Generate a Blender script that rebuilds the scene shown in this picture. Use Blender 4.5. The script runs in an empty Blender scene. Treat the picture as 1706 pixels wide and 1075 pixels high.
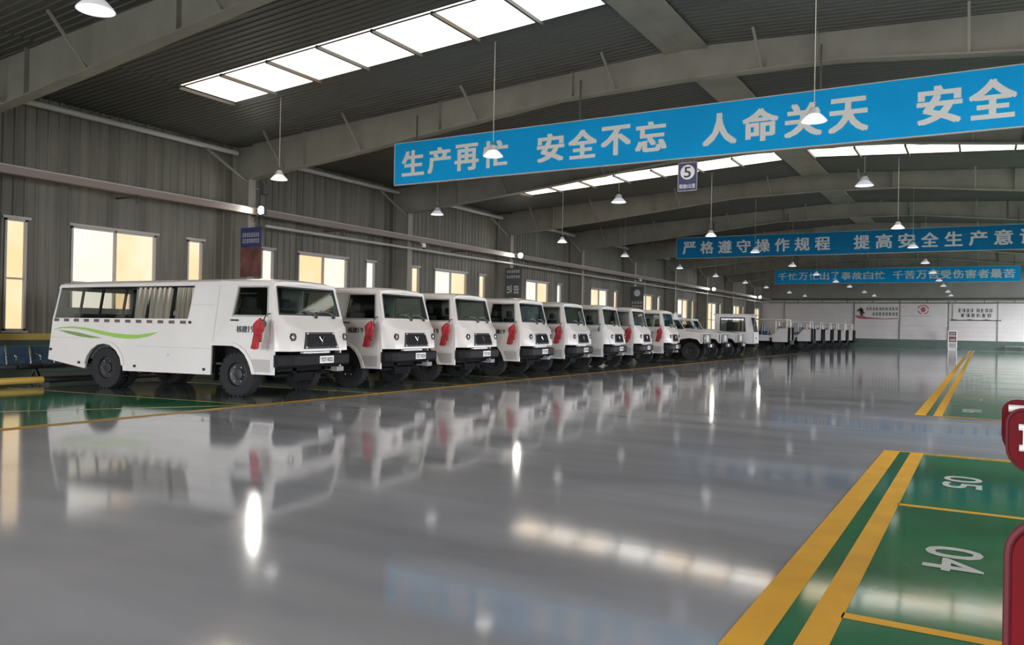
import bpy, bmesh, math, random
from mathutils import Vector, Matrix
from mathutils.geometry import tessellate_polygon
SC = bpy.context.scene
COL = SC.collection
rnd = random.Random(7)
PI = math.pi

# ------------------------------------------------------------------ camera
YAW, PITCH, ROLL, FPX = 0.53315, 0.005583, 0.019044, 1327.1
d = Vector((-math.sin(YAW) * math.cos(PITCH), math.cos(YAW) * math.cos(PITCH), math.sin(PITCH)))
r0 = Vector((math.cos(YAW), math.sin(YAW), 0)); u0 = r0.cross(d)
rr = r0 * math.cos(ROLL) + u0 * math.sin(ROLL); uu = u0 * math.cos(ROLL) - r0 * math.sin(ROLL)
cam = bpy.data.cameras.new('camera')
cam.sensor_width = 36.0; cam.lens = FPX / 1706 * 36.0; cam.clip_end = 400
camo = bpy.data.objects.new('camera', cam); COL.objects.link(camo)
camo.matrix_world = Matrix(((rr.x, uu.x, -d.x, 0), (rr.y, uu.y, -d.y, 0), (rr.z, uu.z, -d.z, 1.45), (0, 0, 0, 1)))
SC.camera = camo

# ------------------------------------------------------------------ world, exposure
SC.view_settings.view_transform = 'Standard'; SC.view_settings.look = 'None'
SC.view_settings.gamma = 1.0; SC.view_settings.use_curve_mapping = False
SC.view_settings.exposure = 1.32
LAMP_E, FLOOD_W, WIN_E, SKY_E, DAY_E = 1.1, 230.0, .46, 1.35, 10.0
w = bpy.data.worlds.new('world'); SC.world = w; w.use_nodes = True
w.node_tree.nodes['Background'].inputs[0].default_value = (0.90, 0.93, 1.0, 1)
w.node_tree.nodes['Background'].inputs[1].default_value = DAY_E

# ------------------------------------------------------------------ materials
def srgb(r, g, b):
    f = lambda c: ((c / 255) / 12.92 if c / 255 <= .04045 else (((c / 255) + .055) / 1.055) ** 2.4)
    return (f(r), f(g), f(b), 1)
def mat(name, col, rough=.5, metal=0., var=0., vscale=3., stretch=(1, 1, 1), bump=0., bscale=20., spec=.5, rvar=0., emit=None, estr=0.):
    m = bpy.data.materials.new(name); m.use_nodes = True
    nt = m.node_tree; N = nt.nodes; L = nt.links; b = N['Principled BSDF']
    c = col if len(col) == 4 else (*col, 1)
    b.inputs['Base Color'].default_value = c; b.inputs['Roughness'].default_value = rough
    b.inputs['Metallic'].default_value = metal; b.inputs['Specular IOR Level'].default_value = spec
    if emit: b.inputs['Emission Color'].default_value = emit; b.inputs['Emission Strength'].default_value = estr
    if var or bump or rvar:
        tc = N.new('ShaderNodeTexCoord'); mp = N.new('ShaderNodeMapping'); L.new(tc.outputs['Object'], mp.inputs[0])
        mp.inputs['Scale'].default_value = stretch
        if var or rvar:
            n = N.new('ShaderNodeTexNoise'); n.inputs['Scale'].default_value = vscale; n.inputs['Detail'].default_value = 5
            L.new(mp.outputs[0], n.inputs['Vector'])
            if var:
                rp = N.new('ShaderNodeValToRGB'); L.new(n.outputs['Fac'], rp.inputs[0])
                rp.color_ramp.elements[0].position = .3; rp.color_ramp.elements[1].position = .7
                rp.color_ramp.elements[0].color = tuple(x * (1 - var) for x in c[:3]) + (1,)
                rp.color_ramp.elements[1].color = tuple(min(1, x * (1 + var)) for x in c[:3]) + (1,)
                L.new(rp.outputs[0], b.inputs['Base Color'])
            if rvar:
                mr = N.new('ShaderNodeMapRange'); L.new(n.outputs['Fac'], mr.inputs[0])
                mr.inputs[3].default_value = max(0, rough - rvar); mr.inputs[4].default_value = rough + rvar
                L.new(mr.outputs[0], b.inputs['Roughness'])
        if bump:
            n2 = N.new('ShaderNodeTexNoise'); n2.inputs['Scale'].default_value = bscale; n2.inputs['Detail'].default_value = 2
            L.new(mp.outputs[0], n2.inputs['Vector'])
            bp = N.new('ShaderNodeBump'); bp.inputs['Strength'].default_value = bump; bp.inputs['Distance'].default_value = .02
            L.new(n2.outputs['Fac'], bp.inputs['Height']); L.new(bp.outputs[0], b.inputs['Normal'])
    return m
def mat_glass(name, tint, fac=.12):
    m = bpy.data.materials.new(name); m.use_nodes = True
    nt = m.node_tree; N = nt.nodes; L = nt.links; N.remove(N['Principled BSDF'])
    t = N.new('ShaderNodeBsdfTransparent'); t.inputs[0].default_value = (*tint, 1)
    g = N.new('ShaderNodeBsdfGlossy'); g.inputs['Roughness'].default_value = .03
    f = N.new('ShaderNodeLayerWeight'); p = N.new('ShaderNodeMath'); p.operation = 'POWER'; p.inputs[1].default_value = 4.0; L.new(f.outputs['Facing'], p.inputs[0])
    a = N.new('ShaderNodeMath'); a.operation = 'MULTIPLY_ADD'; a.inputs[1].default_value = .5; a.inputs[2].default_value = fac; L.new(p.outputs[0], a.inputs[0])
    mx = N.new('ShaderNodeMixShader'); L.new(a.outputs[0], mx.inputs[0]); L.new(t.outputs[0], mx.inputs[1]); L.new(g.outputs[0], mx.inputs[2])
    L.new(mx.outputs[0], N['Material Output'].inputs[0])
    return m
def mat_light(name, c1, c2, s, scale=1.2):
    m = bpy.data.materials.new(name); m.use_nodes = True
    nt = m.node_tree; N = nt.nodes; L = nt.links; N.remove(N['Principled BSDF'])
    e = N.new('ShaderNodeEmission'); e.inputs[1].default_value = s
    tc = N.new('ShaderNodeTexCoord'); n = N.new('ShaderNodeTexNoise'); n.inputs['Scale'].default_value = scale
    L.new(tc.outputs['Object'], n.inputs['Vector'])
    rp = N.new('ShaderNodeValToRGB'); rp.color_ramp.elements[0].position = .38; rp.color_ramp.elements[1].position = .62
    rp.color_ramp.elements[0].color = c1; rp.color_ramp.elements[1].color = c2
    L.new(n.outputs['Fac'], rp.inputs[0]); L.new(rp.outputs[0], e.inputs[0]); L.new(e.outputs[0], N['Material Output'].inputs[0])
    return m
M = dict(
    floor=mat('grey epoxy floor', (.43, .445, .485), .075, var=.20, vscale=.8, stretch=(.35, 1.3, 1), bump=.008, bscale=5., spec=.9, rvar=.035),
    green=mat('green epoxy floor', (.045, .235, .105), .08, var=.3, vscale=.6, bump=.008, bscale=5., spec=.8, rvar=.035),
    bay=mat('dusty green epoxy floor', (.115, .14, .115), .09, var=.35, vscale=.5, bump=.008, bscale=5., spec=.8, rvar=.035),
    yellow=mat('yellow floor paint', (.95, .49, .02), .35, var=.10, vscale=3., spec=.3),
    paleyellow=mat('pale yellow floor paint', (.62, .52, .16), .25, var=.2, vscale=3.),
    floorwhite=mat('white floor paint', (.75, .78, .76), .25),
    stepgrey=mat('pale grey step', (.45, .43, .41), .5),
    yard=mat('concrete yard', (.35, .34, .33), .8),
    wall=mat('corrugated wall sheet', (.128, .120, .094), .6, var=.32, vscale=1.4, stretch=(1, 1.6, .12)),
    roof=mat('roof sheet', (.088, .088, .076), .5, var=.15, vscale=.5, stretch=(.3, 1, 1)),
    steel=mat('painted steel', (.235, .22, .18), .55, var=.14, vscale=1.2),
    darksteel=mat('dark steel', (.06, .06, .055), .5),
    pipe=mat('pale pipe', (.42, .41, .38), .4),
    tray=mat('brown cable tray', (.20, .155, .13), .5),
    dado=mat('dark green dado paint', (.035, .065, .045), .35, var=.15),
    dadoyellow=mat('ochre dado band', (.42, .31, .075), .4, var=.1),
    endwall=mat('white sandwich panel', (.50, .47, .445), .5, var=.06, vscale=.8),
    endupper=mat('grey upper panel', (.20, .198, .17), .6, var=.08, vscale=.8),
    frame=mat('window frame', (.36, .34, .31), .4),
    white=mat('white vehicle paint', (.70, .665, .63), .28, var=.03, vscale=1.5, spec=.5),
    lining=mat('dark interior lining', (.035, .04, .038), .7),
    seat=mat('dark seat cloth', (.03, .035, .04), .8),
    curtain=mat('beige curtain', (.60, .53, .46), .9),
    black=mat('black plastic', (.018, .018, .019), .45),
    bumper=mat('black bumper paint', (.011, .010, .012), .6, spec=.2),
    chassis=mat('grimy black chassis', (.010, .010, .010), .85, spec=.15),
    tyre=mat('tyre rubber', (.015, .015, .016), .85, bump=.2, bscale=30),
    rim=mat('dark rim', (.018, .018, .019), .5),
    chrome=mat('chrome', (.7, .7, .7), .15, metal=1.),
    lens=mat('lamp lens', (.55, .55, .52), .1, metal=.6),
    plate=mat('white plate', (.78, .76, .74), .35),
    ink=mat('dark blue lettering', (.03, .035, .05), .5),
    greyink=mat('faded grey lettering', (.52, .53, .52), .5),
    redred=mat('red cloth', (.36, .018, .022), .7, var=.2, vscale=8),
    swoosh=mat('bright green decal', (.30, .52, .10), .35),
    swooshdark=mat('dull green decal', (.20, .30, .10), .35),
    check=mat('dark decal squares', (.12, .085, .085), .4),
    blue=mat('blue banner cloth', (.002, .29, .62), .75, spec=.15, var=.08, vscale=.6),
    darkerblue=mat('darker blue banner cloth', (.004, .145, .31), .75, spec=.15, var=.08, vscale=.6),  # darker copy of the banner blue, for the second banner only
    letter=mat('pale lettering', (.56, .58, .56), .5),
    navy=mat('navy sign', (.035, .04, .13), .4),
    posterred=mat('red poster print', (.13, .05, .045), .5, var=.5, vscale=2.5),
    posterdark=mat('dark poster print', (.06, .065, .07), .5, var=.2),
    posterbrown=mat('brown poster print', (.12, .075, .055), .5, var=.3),
    seatblue=mat('blue steel seat', (.03, .075, .13), .3, var=.15, spec=.6),
    railyellow=mat('yellow rail paint', (.52, .33, .06), .4, var=.1),
    red=mat('red vinyl', (.125, .002, .005), .55, var=.12, vscale=6, spec=.12),
    redtrim=mat('dull red piping', (.12, .025, .03), .5, spec=.15),
    tube=mat('white tube', (.78, .75, .72), .3),
    muralred=mat('mural red', (.30, .07, .08), .6),
    muralink=mat('mural ink', (.05, .05, .045), .6),
    muralgrey=mat('mural grey', (.30, .29, .28), .6),
    shade=mat('lamp shade', (.80, .80, .80), .35, emit=(.95, .95, 1, 1), estr=.12),
    housing=mat('lamp housing', (.45, .45, .44), .4, metal=.3),
    glass=mat_glass('vehicle glass', (.80, .81, .79), .025),
    screen=mat_glass('windscreen glass', (.62, .70, .68), .06),
    lampglow=mat_light('lamp disc', (1, .98, .97, 1), (.96, .97, 1, 1), LAMP_E),
    floodglow=mat_light('flood lens', (1, 1, .85, 1), (1, 1, .95, 1), 45.0),
    winwhite=mat_light('pale frosted pane', (.93, .86, .72, 1), (.98, .94, .84, 1), WIN_E, .6),
    winwarm=mat_light('warm frosted pane', (1.0, .72, .40, 1), (1.0, .83, .60, 1), WIN_E, .6),
    sky=mat_light('skylight sheet', (1.0, .74, .50, 1), (1, .97, .90, 1), SKY_E, .55),
)

# ------------------------------------------------------------------ mesh helpers
class MB:
    def __init__(s): s.v = []; s.f = []
    def add(s, vs, fs):
        o = len(s.v); s.v += [tuple(x) for x in vs]; s.f += [tuple(i + o for i in f) for f in fs]; return s
    def box(s, x0, x1, y0, y1, z0, z1, fn=None):
        vs = [(x, y, z) for z in (z0, z1) for y in (y0, y1) for x in (x0, x1)]
        if fn: vs = [fn(*q) for q in vs]
        return s.add(vs, [(0, 2, 3, 1), (4, 5, 7, 6), (0, 1, 5, 4), (2, 6, 7, 3), (0, 4, 6, 2), (1, 3, 7, 5)])
    def bar(s, a, b, wd, ht=None):
        a = Vector(a); b = Vector(b); t = (b - a).normalized(); ht = ht or wd
        up = Vector((0, 0, 1)) if abs(t.z) < .95 else Vector((1, 0, 0))
        p = t.cross(up).normalized() * wd / 2; q = p.cross(t).normalized() * ht / 2
        vs = [a - p - q, a + p - q, a + p + q, a - p + q, b - p - q, b + p - q, b + p + q, b - p + q]
        return s.add(vs, [(0, 1, 2, 3), (7, 6, 5, 4), (0, 4, 5, 1), (1, 5, 6, 2), (2, 6, 7, 3), (3, 7, 4, 0)])
    def tube(s, pts, r, n=10, caps=True):
        pts = [Vector(p) for p in pts]; rings = []; ref = None
        for i, p in enumerate(pts):
            t = (pts[min(i + 1, len(pts) - 1)] - pts[max(i - 1, 0)]).normalized()
            if ref is None: ref = Vector((0, 0, 1)) if abs(t.z) < .9 else Vector((1, 0, 0))
            a = t.cross(ref).normalized(); b = t.cross(a).normalized(); ref = -b if False else a.cross(t) * 1.0
            rings.append([p + (a * math.cos(2 * PI * k / n) + b * math.sin(2 * PI * k / n)) * r for k in range(n)])
        vs = [q for R in rings for q in R]; fs = []
        for i in range(len(pts) - 1):
            for k in range(n): fs.append((i * n + k, i * n + (k + 1) % n, (i + 1) * n + (k + 1) % n, (i + 1) * n + k))
        if caps: fs += [tuple(range(n))[::-1], tuple((len(pts) - 1) * n + k for k in range(n))]
        return s.add(vs, fs)
    def lathe(s, prof, n=24, org=(0, 0, 0), axis='z', closed=False):
        vs = []; fs = []
        for (r, h) in prof:
            for k in range(n):
                a = 2 * PI * k / n; c, sn = r * math.cos(a), r * math.sin(a)
                q = (c, sn, h) if axis == 'z' else ((c, h, sn) if axis == 'y' else (h, c, sn))
                vs.append((q[0] + org[0], q[1] + org[1], q[2] + org[2]))
        m = len(prof)
        for i in range(m if closed else m - 1):
            j = (i + 1) % m
            for k in range(n): fs.append((i * n + k, i * n + (k + 1) % n, j * n + (k + 1) % n, j * n + k))
        return s.add(vs, fs)
    def plate(s, outer, holes, t, fn):
        """flat polygon with holes, thickness t, mapped by fn(a, b, depth)"""
        loops = [outer] + list(holes)
        flat = [p for l in loops for p in l]; n = len(flat)
        tris = tessellate_polygon([[Vector((p[0], p[1], 0)) for p in l] for l in loops])
        vs = [fn(p[0], p[1], 0) for p in flat] + [fn(p[0], p[1], t) for p in flat]
        fs = [tuple(x) for x in tris] + [tuple(i + n for i in x)[::-1] for x in tris]
        o = 0
        for l in loops:
            m = len(l)
            for i in range(m): j = (i + 1) % m; fs.append((o + i, o + j, n + o + j, n + o + i))
            o += m
        return s.add(vs, fs)
    def loft(s, secs, close=True, caps=True):
        n = len(secs[0]); vs = [q for S in secs for q in S]; fs = []
        for i in range(len(secs) - 1):
            for k in range(n if close else n - 1):
                fs.append((i * n + k, i * n + (k + 1) % n, (i + 1) * n + (k + 1) % n, (i + 1) * n + k))
        if caps: fs += [tuple(range(n))[::-1], tuple((len(secs) - 1) * n + k for k in range(n))]
        return s.add(vs, fs)
    def build(s, name, m, parent=None, bevel=0, smooth=False, loc=None, rotz=0):
        me = bpy.data.meshes.new(name); me.from_pydata(s.v, [], s.f)
        bm = bmesh.new(); bm.from_mesh(me); bmesh.ops.recalc_face_normals(bm, faces=bm.faces); bm.to_mesh(me); bm.free()
        me.materials.append(M[m] if isinstance(m, str) else m)
        if smooth:
            me.polygons.foreach_set('use_smooth', [True] * len(me.polygons)); me.set_sharp_from_angle(angle=math.radians(38))
        o = bpy.data.objects.new(name, me); COL.objects.link(o)
        if parent: o.parent = parent
        if loc: o.location = loc
        if rotz: o.rotation_euler.z = rotz
        if bevel:
            b = o.modifiers.new('bevel', 'BEVEL'); b.width = bevel; b.segments = 2; b.limit_method = 'ANGLE'; b.angle_limit = .6
        return o
def tag(o, label, cat, group=None):
    o['label'] = label; o['category'] = cat
    if group: o['group'] = group
    return o
def thing(name, label, cat, loc=(0, 0, 0), rz=0, group=None):
    o = bpy.data.objects.new(name, None); COL.objects.link(o); o.empty_display_size = .2
    o.location = loc; o.rotation_euler.z = rz
    return tag(o, label, cat, group)
def struct(o): o['kind'] = 'structure'; return o
def copy_tree(o, parent=None):
    c = o.copy(); COL.objects.link(c)
    if parent: c.parent = parent
    for ch in list(o.children): copy_tree(ch, c)
    return c
_fontcache = {}
def glyphs(txt, bold=0.):
    """mesh vertices and faces of a line of text, 1 unit per em, centred"""
    key = (txt, bold)
    if key in _fontcache: return _fontcache[key]
    cu = bpy.data.curves.new('t', 'FONT'); cu.body = txt; cu.resolution_u = 3
    o = bpy.data.objects.new('t', cu); COL.objects.link(o)
    me = bpy.data.meshes.new_from_object(o.evaluated_get(bpy.context.evaluated_depsgraph_get()))
    vs = [tuple(v.co) for v in me.vertices]; fs = [tuple(p.vertices) for p in me.polygons]
    bpy.data.objects.remove(o); bpy.data.curves.remove(cu); bpy.data.meshes.remove(me)
    x0 = min(v[0] for v in vs); x1 = max(v[0] for v in vs); y0 = min(v[1] for v in vs); y1 = max(v[1] for v in vs)
    vs = [((v[0] - (x0 + x1) / 2), (v[1] - (y0 + y1) / 2)) for v in vs]
    res = (vs, fs, x1 - x0, y1 - y0); _fontcache[key] = res; return res
def put_text(mb, txt, wd, ht, fn, bold=0.):
    """text stretched to wd x ht, placed by fn(a, b, layer)"""
    vs, fs, w0, h0 = glyphs(txt)
    sh = [(0, 0)] if not bold else [(0, 0), (bold, bold * .6), (-bold, bold * .6), (bold, -bold * .6), (-bold, -bold * .6)]
    for k, (dx, dy) in enumerate(sh):
        mb.add([fn(v[0] / w0 * wd + dx, v[1] / h0 * ht + dy, k) for v in vs], fs)
def strokes(mb, x0, x1, z0, z1, n, fn, seed=1):
    """an unreadable line of n small painted characters"""
    R = random.Random(seed); cw = (x1 - x0) / n; h = z1 - z0
    for i in range(n):
        a = x0 + i * cw + cw * .08; b = a + cw * .82
        for k in range(3):
            z = z0 + h * (.08 + .38 * k + R.uniform(-.05, .05)); t = h * .09
            mb.add([fn(a, z - t), fn(b - R.uniform(0, cw * .2), z - t), fn(b - R.uniform(0, cw * .2), z + t), fn(a, z + t)], [(0, 1, 2, 3)])
        for k in range(2):
            x = a + (b - a) * R.uniform(.15, .85); t = cw * .07
            mb.add([fn(x - t, z0), fn(x + t, z0), fn(x + t, z1), fn(x - t, z1)], [(0, 1, 2, 3)])

# ------------------------------------------------------------------ dimensions of the hall
XL, XR, XRIDGE = -22.0, 9.6, -6.2
BAY, F0 = 8.58, 18.5
YB, YE = -16.5, 94.4
def roofz(x): return 7.40 + .055 * (15.8 - abs(x - XRIDGE))
FRAMES = [F0 + BAY * k for k in range(-3, 9)]
MIDS = [F0 - BAY / 2 + BAY * k for k in range(-3, 10)]

# floor ---------------------------------------------------------------
fl = struct(MB().box(XL - .3, XR + .3, YB - .3, YE + .3, -.2, 0).build('floor', 'floor'))
def paint(name, m, polys, z=.002):
    b = MB()
    for P in polys:
        n = len(P); b.add([(x, y, z) for x, y in P], [tuple(range(n))])
    return b.build(name, m, fl)
R4 = lambda x0, x1, y0, y1: [(x0, y0), (x1, y0), (x1, y1), (x0, y1)]
paint('green_parking_strip', 'bay', [R4(XL, -10.95, YB, 90)])
paint('green_triangle_bay', 'green', [[(-16.6, 8.70), (-10.95, 9.70), (-10.95, 2.0), (-16.6, 2.0)]], .003)
for x0, x1 in ((-10.95, -10.88), (-10.82, -10.75)): paint('yellow_edge_line', 'yellow', [R4(x0, x1, YB, 60)], .004)
for k in range(0, 13):
    y = 9.72 + 3.3 * k
    paint('parking_bay_line', 'paleyellow', [[(-17.2, y - .92), (-17.2, y - .85), (-10.95, y + .03), (-10.95, y - .04)]], .004)
paint('parking_bay_line', 'paleyellow', [[(-13.6, 5.55), (-13.55, 5.45), (-10.92, 9.58), (-10.97, 9.66)]], .004)
for (y0, y1) in ((YB, 10.95), (16.05, 86.0)):
    paint('green_parking_zone', 'green', [R4(-1.03, XR, y0, y1)])
    paint('yellow_zone_stripe', 'yellow', [R4(-1.03, -.85, y0, y1)], .004)
    paint('yellow_zone_stripe', 'yellow', [R4(-.735, -.59, y0, y1)], .004)
    for e in (y0, y1):
        if e > 0 and e < 80:
            t = -1 if e == y1 else 1
            paint('yellow_zone_end_line', 'yellow', [R4(-1.03, XR, e, e + t * .055), R4(-.6, XR, e + t * .10, e + t * .15)], .0045)
YS = [10.95 - 3.42 - 3.13 * k for k in range(5)]
for y in YS: paint('yellow_bay_line', 'yellow', [R4(-.6, XR, y - .04, y + .05)], .004)
for y in [16.05 + 3.2 * k for k in range(1, 21)]: paint('yellow_bay_line', 'paleyellow', [R4(-.6, XR, y - .04, y + .04)], .004)
def floor_number(txt, xc, yc, wd=.78, ht=.34):
    b = MB(); put_text(b, txt, wd, ht, lambda a, q, k: (xc + q, yc - a, .005 + k * .0002), .008)
    o = b.build('painted_number', 'floorwhite', fl)
floor_number('05', -.145, 9.02, .72, .33); floor_number('04', -.14, 5.90, .62, .33)
for k in range(6): floor_number('%02d' % (6 + k), -.14, 17.7 + 3.2 * k)

# walls ---------------------------------------------------------------
def ribbed(mb, a0, a1, z0, z1, fn, pitch=.30, depth=.03):
    n = max(1, round((a1 - a0) / pitch)); p = (a1 - a0) / n; vs = []
    for i in range(n):
        o = a0 + i * p
        vs += [(o, 0), (o + p * .62, 0), (o + p * .72, depth), (o + p * .90, depth)]
    vs.append((a1, 0)); m = len(vs)
    mb.add([fn(a, dd, z0) for a, dd in vs] + [fn(a, dd, z1) for a, dd in vs], [(i, i + 1, m + i + 1, m + i) for i in range(m - 1)])
ZS, ZT = 1.10, 4.05
def bay_openings(c):   # wide window and a narrow one on either side of it
    return [(c - 3.08, c - 2.52, 0), (c - 1.32, c + 1.32, 1), (c + 2.46, c + 3.02, 0)]
def side_wall(name, xw, sgn, gates=()):
    b = MB(); fn = lambda a, dd, z: (xw + sgn * dd, a, z)
    ops = [o for c in MIDS for o in bay_openings(c) if o[0] > YB and o[1] < YE and not any(o[1] > g[0] - .2 and o[0] < g[1] + .2 for g in gates)]
    y = YB
    ops = sorted(ops + [(g[0], g[1], 2) for g in gates])
    for o in ops:
        ribbed(b, y, o[0], .95, 7.9, fn)
        if o[2] == 2: ribbed(b, o[0], o[1], gates[0][2], 7.9, fn)
        else: ribbed(b, o[0], o[1], .95, ZS, fn); ribbed(b, o[0], o[1], ZT, 7.9, fn)
        y = o[1]
    ribbed(b, y, YE, .95, 7.9, fn)
    wl = struct(b.build(name, 'wall'))
    es = [YB] + [e for g in gates for e in g[:2]] + [YE]
    for a, c in zip(es[::2], es[1::2]):
        MB().box(min(xw - sgn * .3, xw - sgn * .04), max(xw - sgn * .3, xw - sgn * .04), a, c, 0, .95).build('wall_base', 'wall', wl)
    return wl, [o for o in ops if o[2] < 2]
wl, ops = side_wall('wall_left', XL, 1)
MB().box(XL - .05, XL + .06, YB, YE, 0, .86).build('green_dado', 'dado', wl)
MB().box(XL - .05, XL + .09, YB, YE, .86, 1.03).build('ochre_dado_band', 'dadoyellow', wl)
UNSEEN_GATES = [(10.6, 16.4), (28.5, 35.0), (45.3, 51.3), (62.5, 69.0), (80.0, 92.4)]  # right wall is unseen; middle gates added to bring daylight to the far hall
wr, opr = side_wall('wall_right', XR, -1, [(g[0], g[1], 5.0) for g in UNSEEN_GATES])
nwin = 0
def window(xw, sgn, a, b, wide, k):
    global nwin; nwin += 1
    o = MB()
    t = .055; x0, x1 = sorted((xw - sgn * .10, xw + sgn * .05))
    for (p, q, r, s) in ((a, a + t, ZS, ZT), (b - t, b, ZS, ZT), (a, b, ZS, ZS + t), (a, b, ZT - t, ZT)): o.box(x0, x1, p, q, r, s)
    m = (a + b) / 2
    zm = 2.48
    if wide: o.box(x0, x1, m - .03, m + .03, ZS, ZT)
    o.box(x0 + .02, x1 - .02, a, b, zm - .025, zm + .025)
    fr = struct(o.build('window_%d' % nwin, 'frame'))
    # drip hood and sill
    h = MB(); hx = sorted((xw, xw + sgn * .10)); h.box(hx[0], hx[1], a - .08, b + .08, ZT, ZT + .07); h.box(hx[0], hx[1], a - .05, b + .05, ZS - .05, ZS); h.build('window_surround', 'frame', fr)
    xg = sorted((xw - sgn * .045, xw - sgn * .055))
    if wide:
        MB().box(xg[0], xg[1], a, m, ZS, ZT).build('pane', 'winwhite' if k % 3 != 1 else 'winwarm', fr)
        MB().box(xg[0], xg[1], m, b, ZS, ZT).build('pane', 'winwarm' if k % 3 != 1 else 'winwhite', fr)
    else: MB().box(xg[0], xg[1], a, b, ZS, ZT).build('pane', 'winwarm' if k % 2 else 'winwhite', fr)
for i, (a, b, wd) in enumerate(ops): window(XL, 1, a, b, wd, i // 3)
for i, (a, b, wd) in enumerate(opr): window(XR, -1, a, b, wd, i // 3)
# end wall and back wall
b = MB(); b.box(XL, XR, YE, YE + .2, 0, 5.0)
we = struct(b.build('wall_end', 'endwall'))
g = MB(); g.plate([(XL, 5.0), (XR, 5.0), (XR, 7.45), (XRIDGE, 8.35), (XL, 7.45)], [], .2, lambda a, z, t: (a, YE + t, z)); g.build('upper_panel', 'endupper', we)
MB().box(XL, XR, YE - .05, YE, 0, .93).build('green_dado', 'dado', we)
g = MB()
for k in range(8): g.box(XL, XR, YE - .006, YE, 1.35 + .46 * k, 1.362 + .46 * k)
g.build('panel_joints', 'muralgrey', we)
g = MB()
for x in (-19.5, -12.1, -7.6, -3.0, 1.35, 5.5): g.box(x - .045, x + .045, YE - .06, YE, .93, 5.0)
g.build('wall_post', 'endupper', we)
g = MB(); GATES = [(-20.0, -14.5), (-10.5, -2.0), (2.0, 7.5)]  # unseen gates behind the camera, assumed from the daylight on the trucks
g.plate([(XL, 0), (XR, 0), (XR, 8.4), (XL, 8.4)], [[(a, .02), (c, .02), (c, 5.2), (a, 5.2)] for a, c in GATES], .2, lambda a, z, t: (a, YB - t, z))
bk = struct(g.build('wall_back', 'endwall'))
def unseen_gate_frame(n, p, q, h, fn):
    o = MB()
    for a, c, z0, z1 in ((p - .12, p, 0, h + .12), (q, q + .12, 0, h + .12), (p - .12, q + .12, h, h + .12)): o.box(a, c, -.25, .05, z0, z1, fn)
    struct(o.build('door_%d' % n, 'steel'))
for n, (a, c) in enumerate(GATES): unseen_gate_frame(n + 1, a, c, 5.2, lambda x, y, z: (x, YB + y, z))
for n, (a, c) in enumerate(UNSEEN_GATES): unseen_gate_frame(4 + n, a, c, 5.0, lambda x, y, z: (XR - y, x, z))  # these doors frame the unseen right-hand gates, several of them added for daylight
yard = struct(MB().box(-90, 90, -90, 160, -.6, -.21).build('ground', 'yard'))
def portal_light(loc, rot, sx, sy):
    l = bpy.data.lights.new('daylight_portal', 'AREA'); l.shape = 'RECTANGLE'; l.size = sx; l.size_y = sy; l.cycles.is_portal = True
    o = bpy.data.objects.new('daylight_portal', l); COL.objects.link(o); o.location = loc; o.rotation_euler = rot
for a, c in GATES: portal_light(((a + c) / 2, YB - .25, 2.6), (math.radians(90), 0, 0), c - a, 5.2)
for a, c in UNSEEN_GATES: portal_light((XR + .3, (a + c) / 2, 2.5), (math.radians(90), 0, math.radians(90)), c - a, 5.0)
# ceiling, with openings for the roof lights
SKY = []
for c in (MIDS[1], MIDS[3], MIDS[5]):
    yc = c + .14
    if yc - 1 > YB and yc + 1 < YE: SKY.append((yc - .93, yc + .93))
SX = ((-18.2, -6.75), (-5.65, 5.8))
cb = MB()
def roof_strip(y0, y1, xa, xb):
    ribbed(cb, y0, y1, 0, 1, lambda a, dd, t: (xa + (xb - xa) * t, a, roofz(xa + (xb - xa) * t) - dd), .20, .020)
for side in ((XL, SX[0][0], SX[0][1], XRIDGE), (XR, SX[1][1], SX[1][0], XRIDGE)):
    e, s0, s1, rg = side
    roof_strip(YB, YE, e, s0); roof_strip(YB, YE, s1, rg)
    y = YB
    for (p, q) in SKY: roof_strip(y, p, s0, s1); y = q
    roof_strip(y, YE, s0, s1)
def deck(y0, y1, xa, xb): cb.add([(xa, y0, roofz(xa) + .06), (xb, y0, roofz(xb) + .06), (xb, y1, roofz(xb) + .06), (xa, y1, roofz(xa) + .06)], [(0, 1, 2, 3)])
for e, s0, s1, rg in ((XL - .3, SX[0][0], SX[0][1], XRIDGE), (XR + .3, SX[1][1], SX[1][0], XRIDGE)):
    deck(YB - .3, YE + .3, e, s0); deck(YB - .3, YE + .3, s1, rg); y = YB - .3
    for (p, q) in SKY: deck(y, p, s0, s1); y = q
    deck(y, YE + .3, s0, s1)
ceil = struct(cb.build('ceiling', 'roof'))
k = 0
for (p, q) in SKY:
    for (xa, xb) in SX:
        k += 1
        o = MB(); n = 7
        for i in range(n + 1):
            x = xa + (xb - xa) * i / n
            o.box(x - .03, x + .03, p, q, roofz(x) - .10, roofz(x) - .02)
        for yy in (p, q): o.add([(xa, yy - .04, roofz(xa) - .06), (xb, yy - .04, roofz(xb) - .06), (xb, yy + .04, roofz(xb) - .06), (xa, yy + .04, roofz(xa) - .06)], [(0, 1, 2, 3)])
        fr = struct(o.build('skylight_window_%d' % k, 'darksteel'))
        pn = MB(); pn.add([(xa, p, roofz(xa) + .03), (xb, p, roofz(xb) + .03), (xb, q, roofz(xb) + .03), (xa, q, roofz(xa) + .03)], [(0, 1, 2, 3)])
        pn.build('translucent_sheet', 'sky', fr)
rp = MB(); rp.add([(x, y, z) for y in (YB, YE) for x, z in ((-6.72, 8.20), (-6.2, 8.23), (-5.68, 8.20), (-5.68, 8.14), (-6.2, 8.17), (-6.72, 8.14))],
                  [(0, 1, 7, 6), (1, 2, 8, 7), (2, 3, 9, 8), (3, 4, 10, 9), (4, 5, 11, 10), (5, 0, 6, 11)])
r_ = struct(rp.build('trim_1', 'steel'))
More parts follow.
